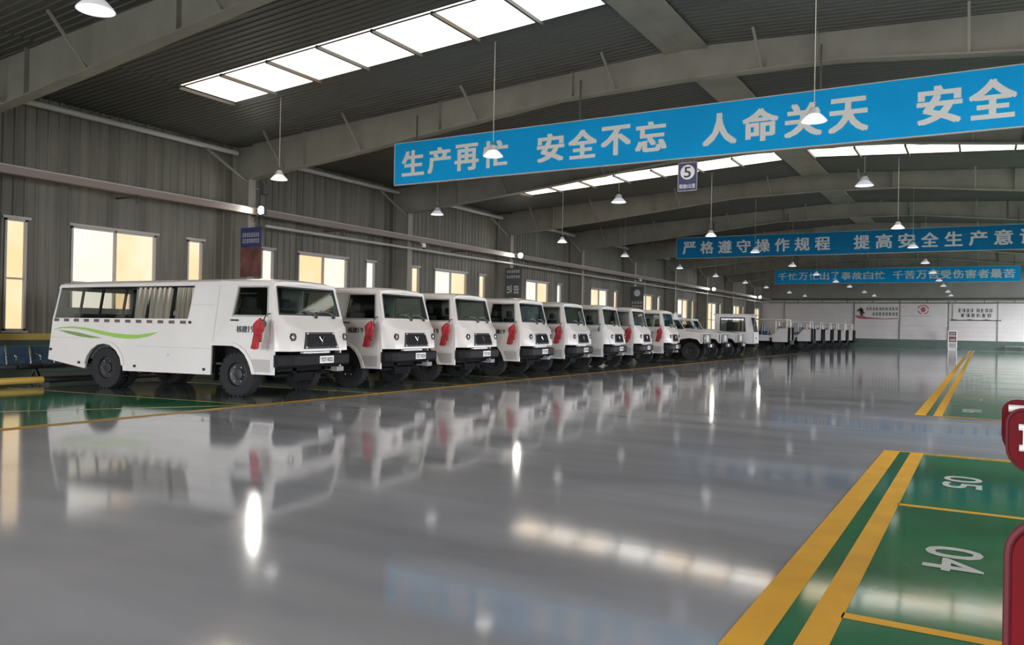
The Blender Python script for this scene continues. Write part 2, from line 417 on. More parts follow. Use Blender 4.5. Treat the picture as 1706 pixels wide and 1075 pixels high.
# portal frames
def portal(y):
    o = MB(); hw = .15
    top = [(-22, roofz(-22)), (XRIDGE, roofz(XRIDGE)), (9.6, roofz(9.6))]
    BOT = [(-21.15, 6.22), (-16.85, 6.62), (-9.6, 7.38), (XRIDGE, 7.44)]
    bot = BOT + [(2 * XRIDGE - x, z) for x, z in BOT[-2::-1]]
    tz = lambda x: roofz(x) - .03
    # web, drawn as vertical strips, and bottom flange
    vs = []; fs = []
    for (x, z) in bot: vs += [(x, y - .008, z), (x, y - .008, tz(x)), (x, y + .008, z), (x, y + .008, tz(x))]
    for i in range(len(bot) - 1):
        a, c = i * 4, i * 4 + 4; fs += [(a, c, c + 1, a + 1), (a + 2, a + 3, c + 3, c + 2)]
    o.add(vs, fs)
    sec = lambda x, z: [(x, y - hw, z), (x, y + hw, z), (x, y + hw, z + .03), (x, y - hw, z + .03)]
    o.loft([sec(x, z) for x, z in bot])
    f = struct(o.build('portal_frame', 'steel'))
    for s in (-1, 1):
        cx = (lambda x: x) if s < 0 else (lambda x: 2 * XRIDGE - x)
        c = MB()
        x0, x1 = sorted((cx(-21.9), cx(-21.15))); c.box(x0, x1, y - .008, y + .008, 0, roofz(-22) - .05)
        for xx in (-21.9, -21.15): a, bb = sorted((cx(xx), cx(xx - .03 if xx < -21.5 else xx + .03))); c.box(a, bb, y - hw, y + hw, 0, roofz(-22) - .06 if xx < -21.5 else 6.24)
        a, bb = sorted((cx(-21.15), cx(-21.12)));
        c.build('column', 'steel', f)
    st = MB()
    for x in (-18.7, -13.4, -9.2, -3.2, 1.0, 6.3):
        zb = [z0 + (z1 - z0) * (x - x0) / (x1 - x0) for (x0, z0), (x1, z1) in zip(bot, bot[1:]) if x0 <= x <= x1][0]
        st.box(x - .012, x + .012, y - .12, y + .12, zb, tz(x))
    st.build('stiffener_plate', 'steel', f)
    for x in (-19.6, -16.3, -12.1, -8.0, -4.4, -.3, 3.9, 7.2):
        zb = [z0 + (z1 - z0) * (x - x0) / (x1 - x0) for (x0, z0), (x1, z1) in zip(bot, bot[1:]) if x0 <= x <= x1][0]
        for s in (-1, 1):
            MB().bar((x, y + s * .1, zb + .05), (x, y + s * .95, roofz(x) - .05), .05).build('flange_brace', 'steel', f)
    return f
for y in FRAMES: portal(y)
# eave tubes between the columns, knee braces beside them
for xw, s in ((XL, 1), (XR, -1)):
    for k in range(len(FRAMES) - 1):
        y0, y1 = FRAMES[k] + .2, FRAMES[k + 1] - .2
        o = MB().tube([(xw + s * .35, y0, 7.12), (xw + s * .35, y1, 7.12)], .085)
        e = struct(o.build('eave_beam', 'pipe', smooth=True))
        if s == 1: MB().bar((xw + .45, y1 - 1.3, 7.0), (xw + .75, y1 + .15, 6.1), .06).build('knee_brace', 'steel', e)
# service tray and pipe along the left wall
t = MB().box(-21.10, -20.86, YB + .05, YE - .4, 5.03, 5.22).build('cable_tray', 'tray')
tag(t, 'long brown cable tray running high along the left wall above the windows', 'cable tray')
MB().tube([(-20.98, YB + .05, 5.25), (-20.98, YE - .4, 5.25)], .03).build('pale_conduit', 'pipe', t, smooth=True)
for y in [F0 + BAY * .5 * k for k in range(-3, 17)]:
    br = MB()
    if abs((y - F0) / BAY - round((y - F0) / BAY)) < .1: br.bar((-21.13, y + .02, 5.0), (-20.86, y + .02, 5.0), .05)
    else: br.bar((-21.97, y, 5.0), (-20.86, y, 5.0), .05)
    br.bar((-20.98, y + .02, 5.02), (-20.98, y + .02, 4.785), .04)
    br.build('bracket', 'darksteel', t)
pp = MB().tube([(-20.98, 19.0, 4.72), (-20.98, YE - .05, 4.72)], .05)
tag(pp.build('water_pipe', 'pipe', smooth=True), 'long pale pipe running just below the cable tray on the left wall', 'pipe')

# ------------------------------------------------------------------ lamps
def lamp_template():
    t = thing('high_bay_lamp', '', 'lamp')
    sh = MB().lathe([(.10, .135), (.13, .12), (.215, .03), (.235, .0), (.228, .0), (.205, .03), (.12, .112), (.0, .115)], 28).build('lamp_shade', 'shade', t, smooth=True)
    MB().lathe([(0, .012), (.20, .012), (.20, .018), (0, .018)], 28).build('light_disc', 'lampglow', t)
    h = MB().lathe([(0, .135), (.10, .135), (.10, .20), (.075, .21), (.075, .25), (.03, .26), (0, .26)], 20)
    for k in range(10): a = 2 * PI * k / 10; h.bar((.095 * math.cos(a), .095 * math.sin(a), .14), (.095 * math.cos(a), .095 * math.sin(a), .2), .02)
    h.build('driver_housing', 'housing', t, smooth=True)
    MB().tube([(0, 0, .26), (.03, 0, .29), (.03, 0, .32), (0, 0, .34)], .008, 6).build('hook', 'darksteel', t)
    MB().tube([(0, 0, .33), (0, 0, 1)], .008, 6).build('hanging_cord', 'pipe', t)
    return t
LZ = 5.39
LROWS = [(-16.75, 'left'), (-9.8, 'middle'), (-2.75, 'right'), (4.3, 'far right')]
LY = [-9.5, -2.4, 6.0, 15.6, 23.0, 32.8, 40.3, 49.4, 57.4, 65.8, 73.2, 83.2, 91.3]
NTH = {3: 'nearest', 4: 'second', 5: 'third', 6: 'fourth', 7: 'fifth', 8: 'sixth', 9: 'seventh', 10: 'eighth', 11: 'ninth', 12: 'farthest'}
T = lamp_template(); first = True
for x, side in LROWS:
    for i, y in enumerate(LY):
        if side == 'far right' and i > 9 and False: continue
        o = T if first else copy_tree(T); first = False
        o.location = (x, y, LZ)
        for c in o.children:
            if c.name.startswith('hanging_cord'):
                c.scale.z = 1; c.location.z = 0
                zt = roofz(x) - LZ - .02
                c.scale = (1, 1, (zt - .33) / .67); c.location.z = .33 - .33 * (zt - .33) / .67
        o['group'] = 'high bay lamps hanging from the roof'
        if i < 2: o['label'] = 'white high bay lamp of the %s row, hanging behind the camera' % side
        elif i == 2: o['label'] = 'large white high bay lamp cut by the top edge at upper left' if side == 'middle' else 'white high bay lamp of the %s row, beside the camera' % side
        elif (side, i) == ('middle', 3): o['label'] = 'white high bay lamp hanging in front of the large blue banner, over its first phrase'
        elif (side, i) == ('right', 3): o['label'] = 'white high bay lamp hanging in front of the large blue banner, over its third phrase'
        elif (side, i) == ('left', 3): o['label'] = 'white high bay lamp above the nearest wall floodlight'
        else: o['label'] = 'small white high bay lamp, %s along the %s row of lamps' % (NTH[i], side)
# floodlights on the wall columns
def flood(y, label):
    t = thing('floodlight', label, 'floodlight', (-20.52, y - .02, 5.14), 0, 'floodlights on the left wall columns')
    MB().box(-.14, .14, -.13, .02, -.14, .14).build('lamp_body', 'darksteel', t, bevel=.02)
    MB().lathe([(0, -.002), (.135, -.002), (.135, .004), (0, .004)], 20, (0, -.135, 0), 'y').build('lens', 'floodglow', t)
    MB().bar((-.10, .0, 0), (-.335, .0, 0), .05).build('mounting_arm', 'darksteel', t)
    l = bpy.data.lights.new('flood_light', 'SPOT'); l.energy = FLOOD_W; l.spot_size = math.radians(112); l.spot_blend = .5; l.shadow_soft_size = .08; l.color = (1, .98, .9)
    lo = bpy.data.objects.new('flood_light', l); COL.objects.link(lo); lo.parent = t; lo.location = (.02, -.17, 0)
    lo.rotation_euler = Vector((.85, -.12, -.55)).to_track_quat('-Z', 'Y').to_euler()
flood(18.5, 'bright floodlight on the wall column above the navy and red poster')
flood(35.66, 'bright floodlight on the wall column above the dark poster')
flood(70.0, 'small bright floodlight far along the left wall, the nearer of two close together')
flood(87.1, 'tiny bright floodlight at the far end of the left wall')
# cameras
def cctv(x, y, z, label):
    t = thing('security_camera', label, 'security camera', (x, y, z), 0, 'cameras on the left wall columns')
    MB().box(-.16, .02, -.03, .03, .02, .07).build('arm', 'tube', t)
    MB().lathe([(0, .02), (.09, .02), (.09, -.10), (.07, -.13), (0, -.13)], 18).build('dome_housing', 'tube', t, smooth=True)
    MB().lathe([(.06, -.13), (.05, -.18), (.02, -.21), (0, -.215)], 16).build('dome_lens', 'black', t, smooth=True)
cctv(-20.7, 27.5, 4.92, 'white dome camera under the cable tray, in front of the second banner lamp')
cctv(-20.7, 52.7, 4.95, 'small white dome camera farther along the left wall')
t = thing('loudspeaker', 'small dark box on the column beneath the nearest pendant lamp', 'speaker', (-20.98, 18.9, 5.95))
MB().box(-.10, .12, -.14, .14, -.18, .18).build('speaker_box', 'darksteel', t, bevel=.02); MB().bar((-.08, 0, 0), (-.2, -.3, 0), .04).build('bracket', 'steel', t)

# ------------------------------------------------------------------ banners and signs
def banner(name, y, x0, x1, z0, z1, phrases, label, hang, cloth='blue', bold=.03):
    t = thing(name, label, 'banner', (0, y, 0), 0, 'blue slogan banners')
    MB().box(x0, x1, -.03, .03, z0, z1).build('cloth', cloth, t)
    f = MB(); f.box(x0 - .012, x0 + .012, -.035, .035, z0, z1); f.box(x0, x1, -.034, .034, z0 - .012, z0 + .012); f.box(x0, x1, -.034, .034, z1 - .01, z1 + .01); f.build('edge_frame', 'pipe', t)
    for txt, xs, pitch, wd, zc, ht in phrases:
        b = MB()
        for i, ch in enumerate(txt):
            if ch == ' ': continue
            vs, fs, w0, h0 = glyphs(ch)
            ww = wd if ch not in '了' else wd * .8
            put_text(b, ch, ww, ht, lambda a, q, k, xc=xs + i * pitch: (xc + a, -.032 - k * .0004, zc + q), wd * bold)
        b.build('slogan', 'letter', t)
    for x in hang:
        MB().bar((x, 0, z1), (x, 0, roofz(x) - .35), .035).build('hanging_rod', 'darksteel', t)
P = .925
banner('slogan_banner', 18.3, -14.88, 2.4, 5.525, 6.74,
       [('生产再忙', -14.2, .93, .74, 6.125, .70), ('安全不忘', -9.72, .915, .74, 6.13, .70), ('人命关天', -5.3, .925, .74, 6.125, .71), ('安全', -.81, .93, .76, 6.13, .75)],
       'largest blue banner with pale characters, nearest the camera, under the roof beam', (-14.1, -8.9, -3.1, 1.9), bold=.042)
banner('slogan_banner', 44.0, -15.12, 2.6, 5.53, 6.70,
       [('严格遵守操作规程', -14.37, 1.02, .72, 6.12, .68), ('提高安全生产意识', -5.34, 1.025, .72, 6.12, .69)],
       'second blue banner, darker, running off the right side of the picture', (-13.0, -9.0, -3.2, 1.4), cloth='darkerblue')
banner('slogan_banner', 69.8, -15.25, 2.41, 5.54, 6.72,
       [('千忙万忙出了事故白忙', -14.63, .836, .70, 6.15, .60), ('千苦万苦受伤害者最苦', -5.79, .832, .70, 6.15, .63)],
       'smallest and farthest blue banner with two slogans, above the end wall', (-14.0, -8.0, -3.0, 2.0))
t = thing('speed_limit_sign', 'navy speed limit sign with a 5 in a white disc under the large banner', 'sign', (-6.05, 18.3, 5.085))
MB().box(-.235, .235, -.012, .012, -.34, .34).build('board', 'navy', t)
f = MB()
for q in ((-.235, .235, .325, .34), (-.235, .235, -.34, -.325), (-.235, -.222, -.34, .34), (.222, .235, -.34, .34)): f.box(q[0], q[1], -.016, .016, q[2], q[3])
f.build('edge_frame', 'pipe', t)
MB().lathe([(0, -.018), (.172, -.018), (.172, -.012), (0, -.012)], 32, (0, 0, .105), 'y').build('white_disc', 'plate', t)
b = MB(); put_text(b, '5', .16, .25, lambda a, q, k: (a, -.020 - k * .0003, .105 + q), .006); b.build('numeral', 'ink', t)
b = MB(); put_text(b, '限速5公里', .38, .10, lambda a, q, k: (a, -.015 - k * .0003, -.225 + q), .003); b.build('caption', 'letter', t)
g = MB(); g.bar((-.12, 0, .34), (-.12, 0, .425), .02); g.bar((.12, 0, .34), (.12, 0, .425), .02); g.box(-.16, .16, -.02, .02, .34, .37); g.build('hanger', 'darksteel', t)

def poster(y, z0, z1, top, bot, split, label, lines, emblem=False, x0=-21.38, x1=-20.40):
    t = thing('column_poster', label, 'poster', (x0, y, 0), 0, 'posters on the left wall columns')
    W = x1 - x0; zs = z1 - (z1 - z0) * split
    MB().box(0, W, -.015, .015, zs, z1).build('heading_panel', top, t)
    MB().box(0, W, -.015, .015, z0, zs).build('picture_panel', bot, t)
    b = MB()
    for (a, c, n, sd) in lines: strokes(b, .08, W - .08, a, c, n, lambda p, q: (p, -.017, q), sd)
    b.build('lettering', 'letter', t)
    if emblem: MB().lathe([(0, -.018), (.24, -.018), (.24, -.012), (0, -.012)], 24, (W / 2, 0, z1 - .45), 'y').build('round_emblem', 'letter', t)
    g = MB()
    for z in (z1 - .05, z0 + .2): g.bar((-.0, .02, z), (W, .02, z), .03)
    g.build('mounting_bar', 'darksteel', t)
    return t
YP = F0 - .2
poster(YP, 2.95, 4.58, 'navy', 'posterred', .40, 'navy and red poster on the wall column behind the nearest truck', [(4.27, 4.41, 8, 1), (4.07, 4.21, 8, 2)])
poster(F0 + 2 * BAY - .2, 2.95, 4.50, 'posterdark', 'posterdark', .45, 'dark grey poster with white lettering below the second floodlight', [(4.25, 4.40, 6, 3), (3.98, 4.12, 6, 4), (3.2, 3.6, 2, 5)])
poster(F0 + 4 * BAY - .2, 2.75, 4.45, 'posterdark', 'posterbrown', .55, 'narrow dark poster with a round pale emblem far along the left wall', [(3.25, 3.4, 4, 6), (3.0, 3.14, 4, 7)], True)

# end wall murals
def mural(name, label, build, cat='mural'):
    t = thing(name, label, cat, (0, YE - .07, 0)); build(t); return t
fw = lambda p, q: (p, -.012, q)
def m1(t):
    b = MB(); b.box(-12.04, -7.66, -.010, -.001, 3.02, 4.72); b.build('panel', 'endwall', t)
    b = MB(); strokes(b, -10.9, -7.75, 4.02, 4.32, 10, fw, 11); strokes(b, -10.3, -7.7, 3.45, 3.78, 8, fw, 12); b.build('lettering', 'muralink', t)
    b = MB(); R = random.Random(4)
    for k in range(26):
        x, z = -11.5 + R.gauss(0, .22), 3.95 + R.gauss(0, .3); sz = R.uniform(.05, .14)
        b.add([(x + sz * math.cos(a + R.uniform(0, .5)), -.013, z + sz * math.sin(a)) for a in (0, 1.3, 2.5, 3.8, 5)], [(0, 1, 2, 3, 4)])
    b.build('tree_drawing', 'muralink', t)
    b = MB()
    top = [(-12.04, 3.38), (-11.7, 3.42), (-11.2, 3.38), (-10.8, 3.25), (-10, 3.18), (-9, 3.13), (-7.75, 3.18)]; lo = [(-7.75, 3.08), (-9, 3.05), (-10.2, 3.06), (-11.1, 3.05), (-11.6, 3.1), (-12.0, 3.28)]
    b.add([(x, -.014, z) for x, z in top + lo], [tuple(range(len(top + lo)))]); b.build('red_brush_stroke', 'muralred', t)
mural('slogan_mural', 'painted mural with a dark tree and red brush stroke on the end wall', m1)
def m2(t):
    b = MB(); b.box(-7.52, -3.1, -.010, -.001, 2.3, 4.70); b.build('panel', 'endwall', t)
    b = MB(); n = 40
    for a0, a1 in ((.15, 2.9), (3.4, 4.4), (4.9, 6.0)):
        vs = []; m = 14
        for i in range(m): a = a0 + (a1 - a0) * i / (m - 1); vs += [(-5.37 + .56 * math.cos(a), -.012, 4.1 + .50 * math.sin(a)), (-5.37 + .45 * math.cos(a), -.012, 4.1 + .40 * math.sin(a))]
        b.add(vs, [(2 * i, 2 * i + 1, 2 * i + 3, 2 * i + 2) for i in range(m - 1)])
    b.add([(-5.37 + .26 * math.cos(a), -.012, 4.1 + .30 * math.sin(a)) for a in [2 * PI * k / 6 for k in range(6)]], [tuple(range(6))])
    b.build('round_emblem', 'muralred', t)
    b = MB(); b.box(-7.46, -4.6, -.014, -.009, 3.37, 3.43); b.box(-7.3, -4.6, -.014, -.009, 2.40, 2.43); b.build('rule_line', 'muralgrey', t)
mural('emblem_mural', 'round red emblem painted on the end wall between two groups of lettering', m2, 'emblem')
def m3(t):
    b = MB(); b.box(-2.62, 1.28, -.010, -.001, 3.05, 4.68); b.build('panel', 'endwall', t)
    b = MB(); strokes(b, -2.15, -.75, 3.86, 4.22, 4, fw, 21); strokes(b, -.55, .95, 3.86, 4.22, 4, fw, 22); strokes(b, -1.95, .85, 3.36, 3.72, 6, fw, 23); b.build('lettering', 'muralink', t)
    b = MB(); xs = [-2.8 + 4.45 * i / 30 for i in range(31)]
    tp = [(x, -.014, 3.05 + .06 * max(0, math.sin(x * 4.2)) + .02) for x in xs]; lo = [(x, -.014, 2.97) for x in xs]
    b.add(tp + lo, [(i, i + 1, 32 + i, 31 + i) for i in range(30)]); b.build('mountain_line', 'muralink', t)
mural('slogan_mural', 'two dark lines of lettering over a mountain outline on the end wall', m3)
tag(MB().tube([(XL + .1, YE - .15, 5.2), (XR - .1, YE - .15, 5.2)], .07).build('end_wall_pipe', 'darksteel', smooth=True), 'dark pipe running across the end wall, upper of two', 'pipe')
o = MB().tube([(XL + .1, YE - .15, 4.8), (XR - .1, YE - .15, 4.8)], .045).build('end_wall_pipe', 'darksteel', smooth=True); tag(o, 'thin dark pipe across the end wall, lower of two', 'pipe')
g = MB()
for x in [-18 + 2.6 * k for k in range(11)]: g.bar((x, YE - .15, 5.15), (x, YE - .15, 4.8), .06)
g.build('hangers', 'darksteel', o)
t = thing('notice_stand', 'white framed notice stand standing on the floor before the end wall', 'notice stand', (-2.58, 92.9, 0))
f = MB()
for q in ((-.42, -.34, 0, 1.92), (.34, .42, 0, 1.92), (-.42, .42, 1.84, 1.92), (-.42, .42, .66, .74), (-.42, .42, .02, .1), (-.42, .42, 1.36, 1.42)): f.box(q[0], q[1], -.03, .03, q[2], q[3])
f.build('frame', 'tube', t)
MB().box(-.34, .34, -.015, .015, .74, 1.36).build('notice_panel', 'posterred', t); MB().box(-.34, .34, -.015, .015, 1.42, 1.84).build('notice_panel', 'posterred', t); MB().box(-.34, .34, -.015, .015, .1, .66).build('notice_panel', 'muralgrey', t)
b = MB(); strokes(b, -.26, .26, 1.55, 1.72, 3, lambda p, q: (p, -.017, q), 31); strokes(b, -.26, .26, .9, 1.08, 3, lambda p, q: (p, -.017, q), 32); strokes(b, -.26, .26, .2, .32, 4, lambda p, q: (p, -.017, q), 33); b.build('lettering', 'letter', t)
t = thing('low_bench', 'low dark bench against the end wall at the right', 'bench', (2.9, YE - .5, 0))
f = MB(); f.box(-.9, 2.2, -.2, .2, .40, .46); f.build('seat_board', 'endupper', t)
for x in (-.8, .6, 2.1): MB().box(x - .03, x + .03, -.18, .18, 0, .40).build('leg', 'darksteel', t)

# ------------------------------------------------------------------ vehicles
def wheel(parent, name, x, y, rad, wid, dual=False):
    """wheel with its outer face towards the sign of y"""
    sg = 1 if y > 0 else -1
    h = wid / 2; r = rad
    tb = MB().lathe([(r * .56, -h * .8), (r * .80, -h), (r * .95, -h * .92), (r, -h * .6), (r, h * .6), (r * .95, h * .92), (r * .80, h), (r * .56, h * .8)], 36, (x, y, rad), 'y', closed=True)
    for k in range(26):
        a = 2 * PI * k / 26
        for s in (-1, 1):
            aa = a + (PI / 26 if s > 0 else 0); c, sn = math.cos(aa), math.sin(aa); tx, tz = -sn, c
            pr = []
            for (rr_, yy) in ((r * .93, s * h * .97), (r * .93, s * h * .1), (r * 1.006, s * h * .1), (r * 1.002, s * h * .95)):
                for e in (-1, 1): pr.append((x + c * rr_ + tx * e * .028, y + yy, rad + sn * rr_ + tz * e * .028))
            tb.add(pr, [(0, 1, 3, 2), (4, 5, 7, 6), (2, 3, 5, 4), (0, 6, 7, 1), (0, 2, 4, 6), (1, 7, 5, 3)])
    t = tb.build(name, 'tyre', parent, smooth=True)
    o = sg * h
    MB().lathe([(r * .58, -h * .75), (r * .58, h * .75), (r * .54, h * .8), (r * .50, h * .45), (r * .26, h * .30), (r * .24, h * .55), (r * .12, h * .62), (0, h * .62)] if sg > 0 else
               [(r * .58, h * .75), (r * .58, -h * .75), (r * .54, -h * .8), (r * .50, -h * .45), (r * .26, -h * .30), (r * .24, -h * .55), (r * .12, -h * .62), (0, -h * .62)], 28, (x, y, rad), 'y').build('rim', 'rim', t, smooth=True)
    n = MB()
    for k in range(6):
        a = 2 * PI * k / 6; n.lathe([(.014, 0), (.014, sg * .03), (0, sg * .03)], 8, (x + r * .36 * math.cos(a), y + sg * h * .36, rad + r * .36 * math.sin(a)), 'y')
    n.build('wheel_nuts', 'chrome', t)
    return t

def hw(z): return 1.10 if z <= 1.45 else 1.10 - .10 * (z - 1.45) / .75
RA = [(-4.03, .50), (-3.97, .66), (-3.84, .81), (-3.66, .91), (-3.48, .94), (-3.30, .91), (-3.13, .81), (-3.01, .66), (-2.97, .50)]
FA = [(-.60, .98), (-.06, .98), (.10, .93), (.23, .83), (.32, .70), (.38, .57), (.42, .45)]
def lerp(a, b, t): return a + (b - a) * t
def make_truck():
    t = thing('personnel_truck', '', 'truck')
    # body sides
    bd = MB()
    outer = [(-5.17, .56), (-4.06, .40)] + RA + [(-2.955, .39), (-.62, .40), (-.60, 1.0), (-.52, 2.24), (-4.95, 2.18)]
    hole = [(-4.91, 2.14), (-1.14, 2.18), (-1.23, 1.49), (-5.05, 1.46)]
    bd.plate(outer, [hole], .04, lambda s, z, q: (s, -(hw(z) - q), z))
    holes = []
    for (a, b_) in ((-4.85, -4.15), (-4.0, -3.15), (-3.0, -2.15), (-2.0, -1.25)): holes.append([(a + .03, 2.10), (b_, 2.10), (b_, 1.68), (a, 1.68)])
    bd.plate(outer, holes, .04, lambda s, z, q: (s, hw(z) - q, z))
    # rear
    bs = lambda z: -5.17 + .22 * (z - .56) / 1.62
    rear = [(-1.09, .56), (1.09, .56), (1.09, 1.45), (1.0, 2.18), (-1.0, 2.18), (-1.09, 1.45)]
    bd.plate(rear, [[(-.86, 1.70), (.86, 1.70), (.82, 2.06), (-.82, 2.06)]], .04, lambda y, z, q: (bs(z) + q, y, z))
    bd.build('passenger_body', 'white', t)
    rf = MB(); secs = []
    for s, zo in ((-4.98, -.075), (-4.9, -.045), (-4.0, -.03), (-.5, 0), (.45, .0), (.70, -.02), (.80, -.055)):
        up = [(-1.012, 2.16), (-1.0, 2.225), (-.945, 2.265), (-.7, 2.30), (0, 2.315), (.7, 2.30), (.945, 2.265), (1.0, 2.225), (1.012, 2.16)]
        dn = [(.96, 2.17), (.9, 2.22), (0, 2.27), (-.9, 2.22), (-.96, 2.17)]
        secs.append([(s, y, z + zo) for y, z in up + dn])
    rf.loft(secs); rf.build('roof', 'white', t, smooth=True)
    # side glass with dark pillars
    gl = MB(); gl.plate(hole, [], .008, lambda s, z, q: (s, -(hw(z) - .022 - q), z)); sg = gl.build('side_window', 'glass', t)
    pb = MB()
    for a in (-4.30, -3.72, -3.05, -2.38, -1.72):
        pb.plate([(a, 2.15), (a + .055, 2.15), (a + .02, 1.47), (a - .035, 1.47)], [], .03, lambda s, z, q: (s, -(hw(z) - .034 - q), z))
    pb.plate([(-4.91, 2.145), (-1.14, 2.182), (-1.15, 2.10), (-4.93, 2.07)], [], .012, lambda s, z, q: (s, -(hw(z) - .034 - q), z))
    pb.build('window_pillars', 'black', sg)
    for h in holes: MB().plate(h, [], .008, lambda s, z, q: (s, hw(z) - .02 - q, z)).build('side_window', 'glass', t)
    # far side frames seen through the glass
    cu = MB(); n = 40
    for (a, b_) in ((-2.72, -1.74), (-1.62, -1.16)):
        top = []; bot = []
        for i in range(n + 1):
            s = lerp(a, b_, i / n); y = -.985 + .025 * math.sin(i * 1.15) + .01 * math.sin(i * 2.9)
            top.append((s, y, 2.12)); bot.append((s - .04, y - .03 + .01 * math.sin(i * .6), 1.44))
        cu.add(top + bot, [(i, i + 1, n + 2 + i, n + 1 + i) for i in range(n)])
    cu.build('curtain', 'curtain', t, smooth=True)
    # interior
    li = MB()
    li.box(-5.0, -.62, -1.03, -1.005, .62, 1.44); li.box(-5.0, .8, 1.005, 1.03, .62, 1.44); li.box(-5.0, .85, -1.0, 1.0, .60, .64); li.box(-5.05, -5.02, -1, 1, .6, 1.44)
    li.box(-5.0, -4.87, .93, .98, 1.44, 2.1); li.box(-4.14, -4.01, .93, 1.0, 1.44, 2.1); li.box(-3.14, -3.01, .93, 1.0, 1.44, 2.1); li.box(-2.14, -2.01, .93, 1.0, 1.44, 2.1); li.box(-1.24, -.6, .93, 1.0, 1.44, 2.15); li.box(-4.95, -.6, .9, .96, 2.10, 2.2)
    li.box(.62, .84, -.98, .98, 1.1, 1.55)
    li.build('interior_lining', 'lining', t)
    for s in (-4.5, -3.7, -2.9, -2.1, -1.3):
        for sg_ in (-1, 1):
            q = MB(); y0, y1 = sorted((sg_ * .25, sg_ * .95)); q.box(s, s + .42, y0, y1, .64, 1.02); q.box(s - .12, s, y0, y1, .9, 1.56); q.build('passenger_seat', 'seat', t, bevel=.04)
    for sg_ in (-1, 1):
        q = MB(); y0, y1 = sorted((sg_ * .25, sg_ * .85)); q.box(-.1, .38, y0, y1, .64, 1.12); q.box(-.22, -.08, y0, y1, 1.1, 1.72); q.box(-.22, -.1, (y0 + y1) / 2 - .13, (y0 + y1) / 2 + .13, 1.75, 1.95); q.build('cab_seat', 'seat', t, bevel=.04)
    MB().lathe([(.19, -.012), (.205, 0), (.19, .012), (.178, 0)], 24, (.42, .5, 1.52), 'x', closed=True).build('steering_wheel', 'black', t, smooth=True)
    # cab sides
    cb_ = MB()
    co = FA + [(.90, .45), (.905, 1.5), (.77, 2.22), (-.52, 2.25)]
    ch = [(-.11, 1.56), (.75, 1.56), (.69, 2.14), (-.03, 2.14)]
    for sgn in (-1, 1): MB().plate(co, [ch], .05, lambda s, z, q: (s, sgn * (hw(z) - q), z)).build('cab_side', 'white', t)
    sm = MB()
    for a, b_ in (((-.58, 1.0), (-.505, 2.2)),): sm.plate([(a[0] - .008, a[1]), (a[0] + .008, a[1]), (b_[0] + .008, b_[1]), (b_[0] - .008, b_[1])], [], .004, lambda s, z, q: (s, -(hw(z) + .003 - q), z))
    for (a, b_, z) in ((-2.60, -.63, .905), (-5.10, -4.12, 1.035)): sm.box(a, b_, -1.1035, -1.1, z, z + .012)
    for (a, b_, z) in ((-1.19, -.58, 1.77),): sm.plate([(a, z), (b_, z), (b_, z + .01), (a, z + .01)], [], .004, lambda s, z_, q: (s, -(hw(z_) + .003 - q), z_))
    for s, z in ((-5.08, .78), (-4.22, .52), (-2.62, .50), (-.78, .50), (-1.16, 1.42)): MB().lathe([(0, -1.122), (.03, -1.122), (.03, -1.10)], 10, (s, 0, z), 'y').build('side_marker', 'black', t)
    sm.build('panel_seams', 'greyink', t)
    lt = MB(); put_text(lt, '⚠', .10, .12, lambda a, q, k: (-1.72 + a, -1.104, .77 + q)) if False else lt.lathe([(0, -1.104), (.05, -1.104)], 3, (-1.72, 0, .76), 'y'); lt.build('warning_mark', 'greyink', t)
    # flares
    for pts, nm in ((RA, 'rear_wheel_arch'), (FA, 'front_wheel_arch')):
        for sgn in (-1, 1):
            f = MB(); cx = sum(p[0] for p in pts) / len(pts); secs = []
            for (s, z) in pts:
                dx, dz = (s - cx), (z - .43); l = math.hypot(dx, dz) or 1; dx /= l; dz /= l
                if nm[0] == 'f' and s < 0: dx, dz = 0, 1
                secs.append([(s, sgn * 1.09, z), (s, sgn * 1.135, z), (s + dx * .07, sgn * 1.13, z + dz * .07), (s + dx * .075, sgn * 1.09, z + dz * .075)])
            f.loft(secs); f.build(nm, 'white', t, smooth=True)
    # doors
    for sgn in (-1, 1):
        do = MB()
        outer_d = [(-.17, 1.07), (-.03, 1.07), (.13, 1.01), (.28, .90), (.39, .76), (.83, .76), (.85, 1.52), (.735, 2.19), (-.085, 2.19)]
        do.plate(outer_d, [[(-.10, 1.565), (.745, 1.565), (.685, 2.135), (-.025, 2.135)]], .02, lambda s, z, q: (s, sgn * (hw(z) + .010 - q), z))
        dr = do.build('cab_door', 'white', t)
        g_ = MB(); g_.plate([(-.10, 1.565), (.745, 1.565), (.685, 2.135), (-.025, 2.135)], [], .008, lambda s, z, q: (s, sgn * (hw(z) - .02 - q), z)); g_.build('door_window', 'glass', dr)
        fr = MB(); w1 = [(-.12, 1.55), (.765, 1.55), (.70, 2.15), (-.04, 2.15)]; w2 = [(-.085, 1.585), (.725, 1.585), (.668, 2.118), (-.012, 2.118)]
        fr.plate(w1, [w2], .012, lambda s, z, q: (s, sgn * (hw(z) + .014 - q), z)); fr.build('window_seal', 'black' if False else 'frame', dr)
        h_ = MB(); y0, y1 = sorted((sgn * 1.105, sgn * 1.135)); h_.box(-.12, .06, y0, y1, 1.465, 1.495); h_.build('door_handle', 'black', dr, bevel=.006)
        if sgn < 0:
            tx = MB(); put_text(tx, '核建', .26, .125, lambda a, q, k: (.15 + a, -1.1135 - k * .0003, 1.31 + q), .004); put_text(tx, '19', .13, .12, lambda a, q, k: (.37 + a, -1.1135 - k * .0003, 1.31 + q), .003)
            tx.build('door_lettering', 'ink', dr)
        st = MB(); y0, y1 = sorted((sgn * 1.098, sgn * 1.112)); st.plate([(.455, .50), (.82, .50), (.82, .74), (.40, .74)], [], .012, lambda s, z, q: (s, sgn * (1.112 - q), z)); st.build('step_recess', 'stepgrey', t)
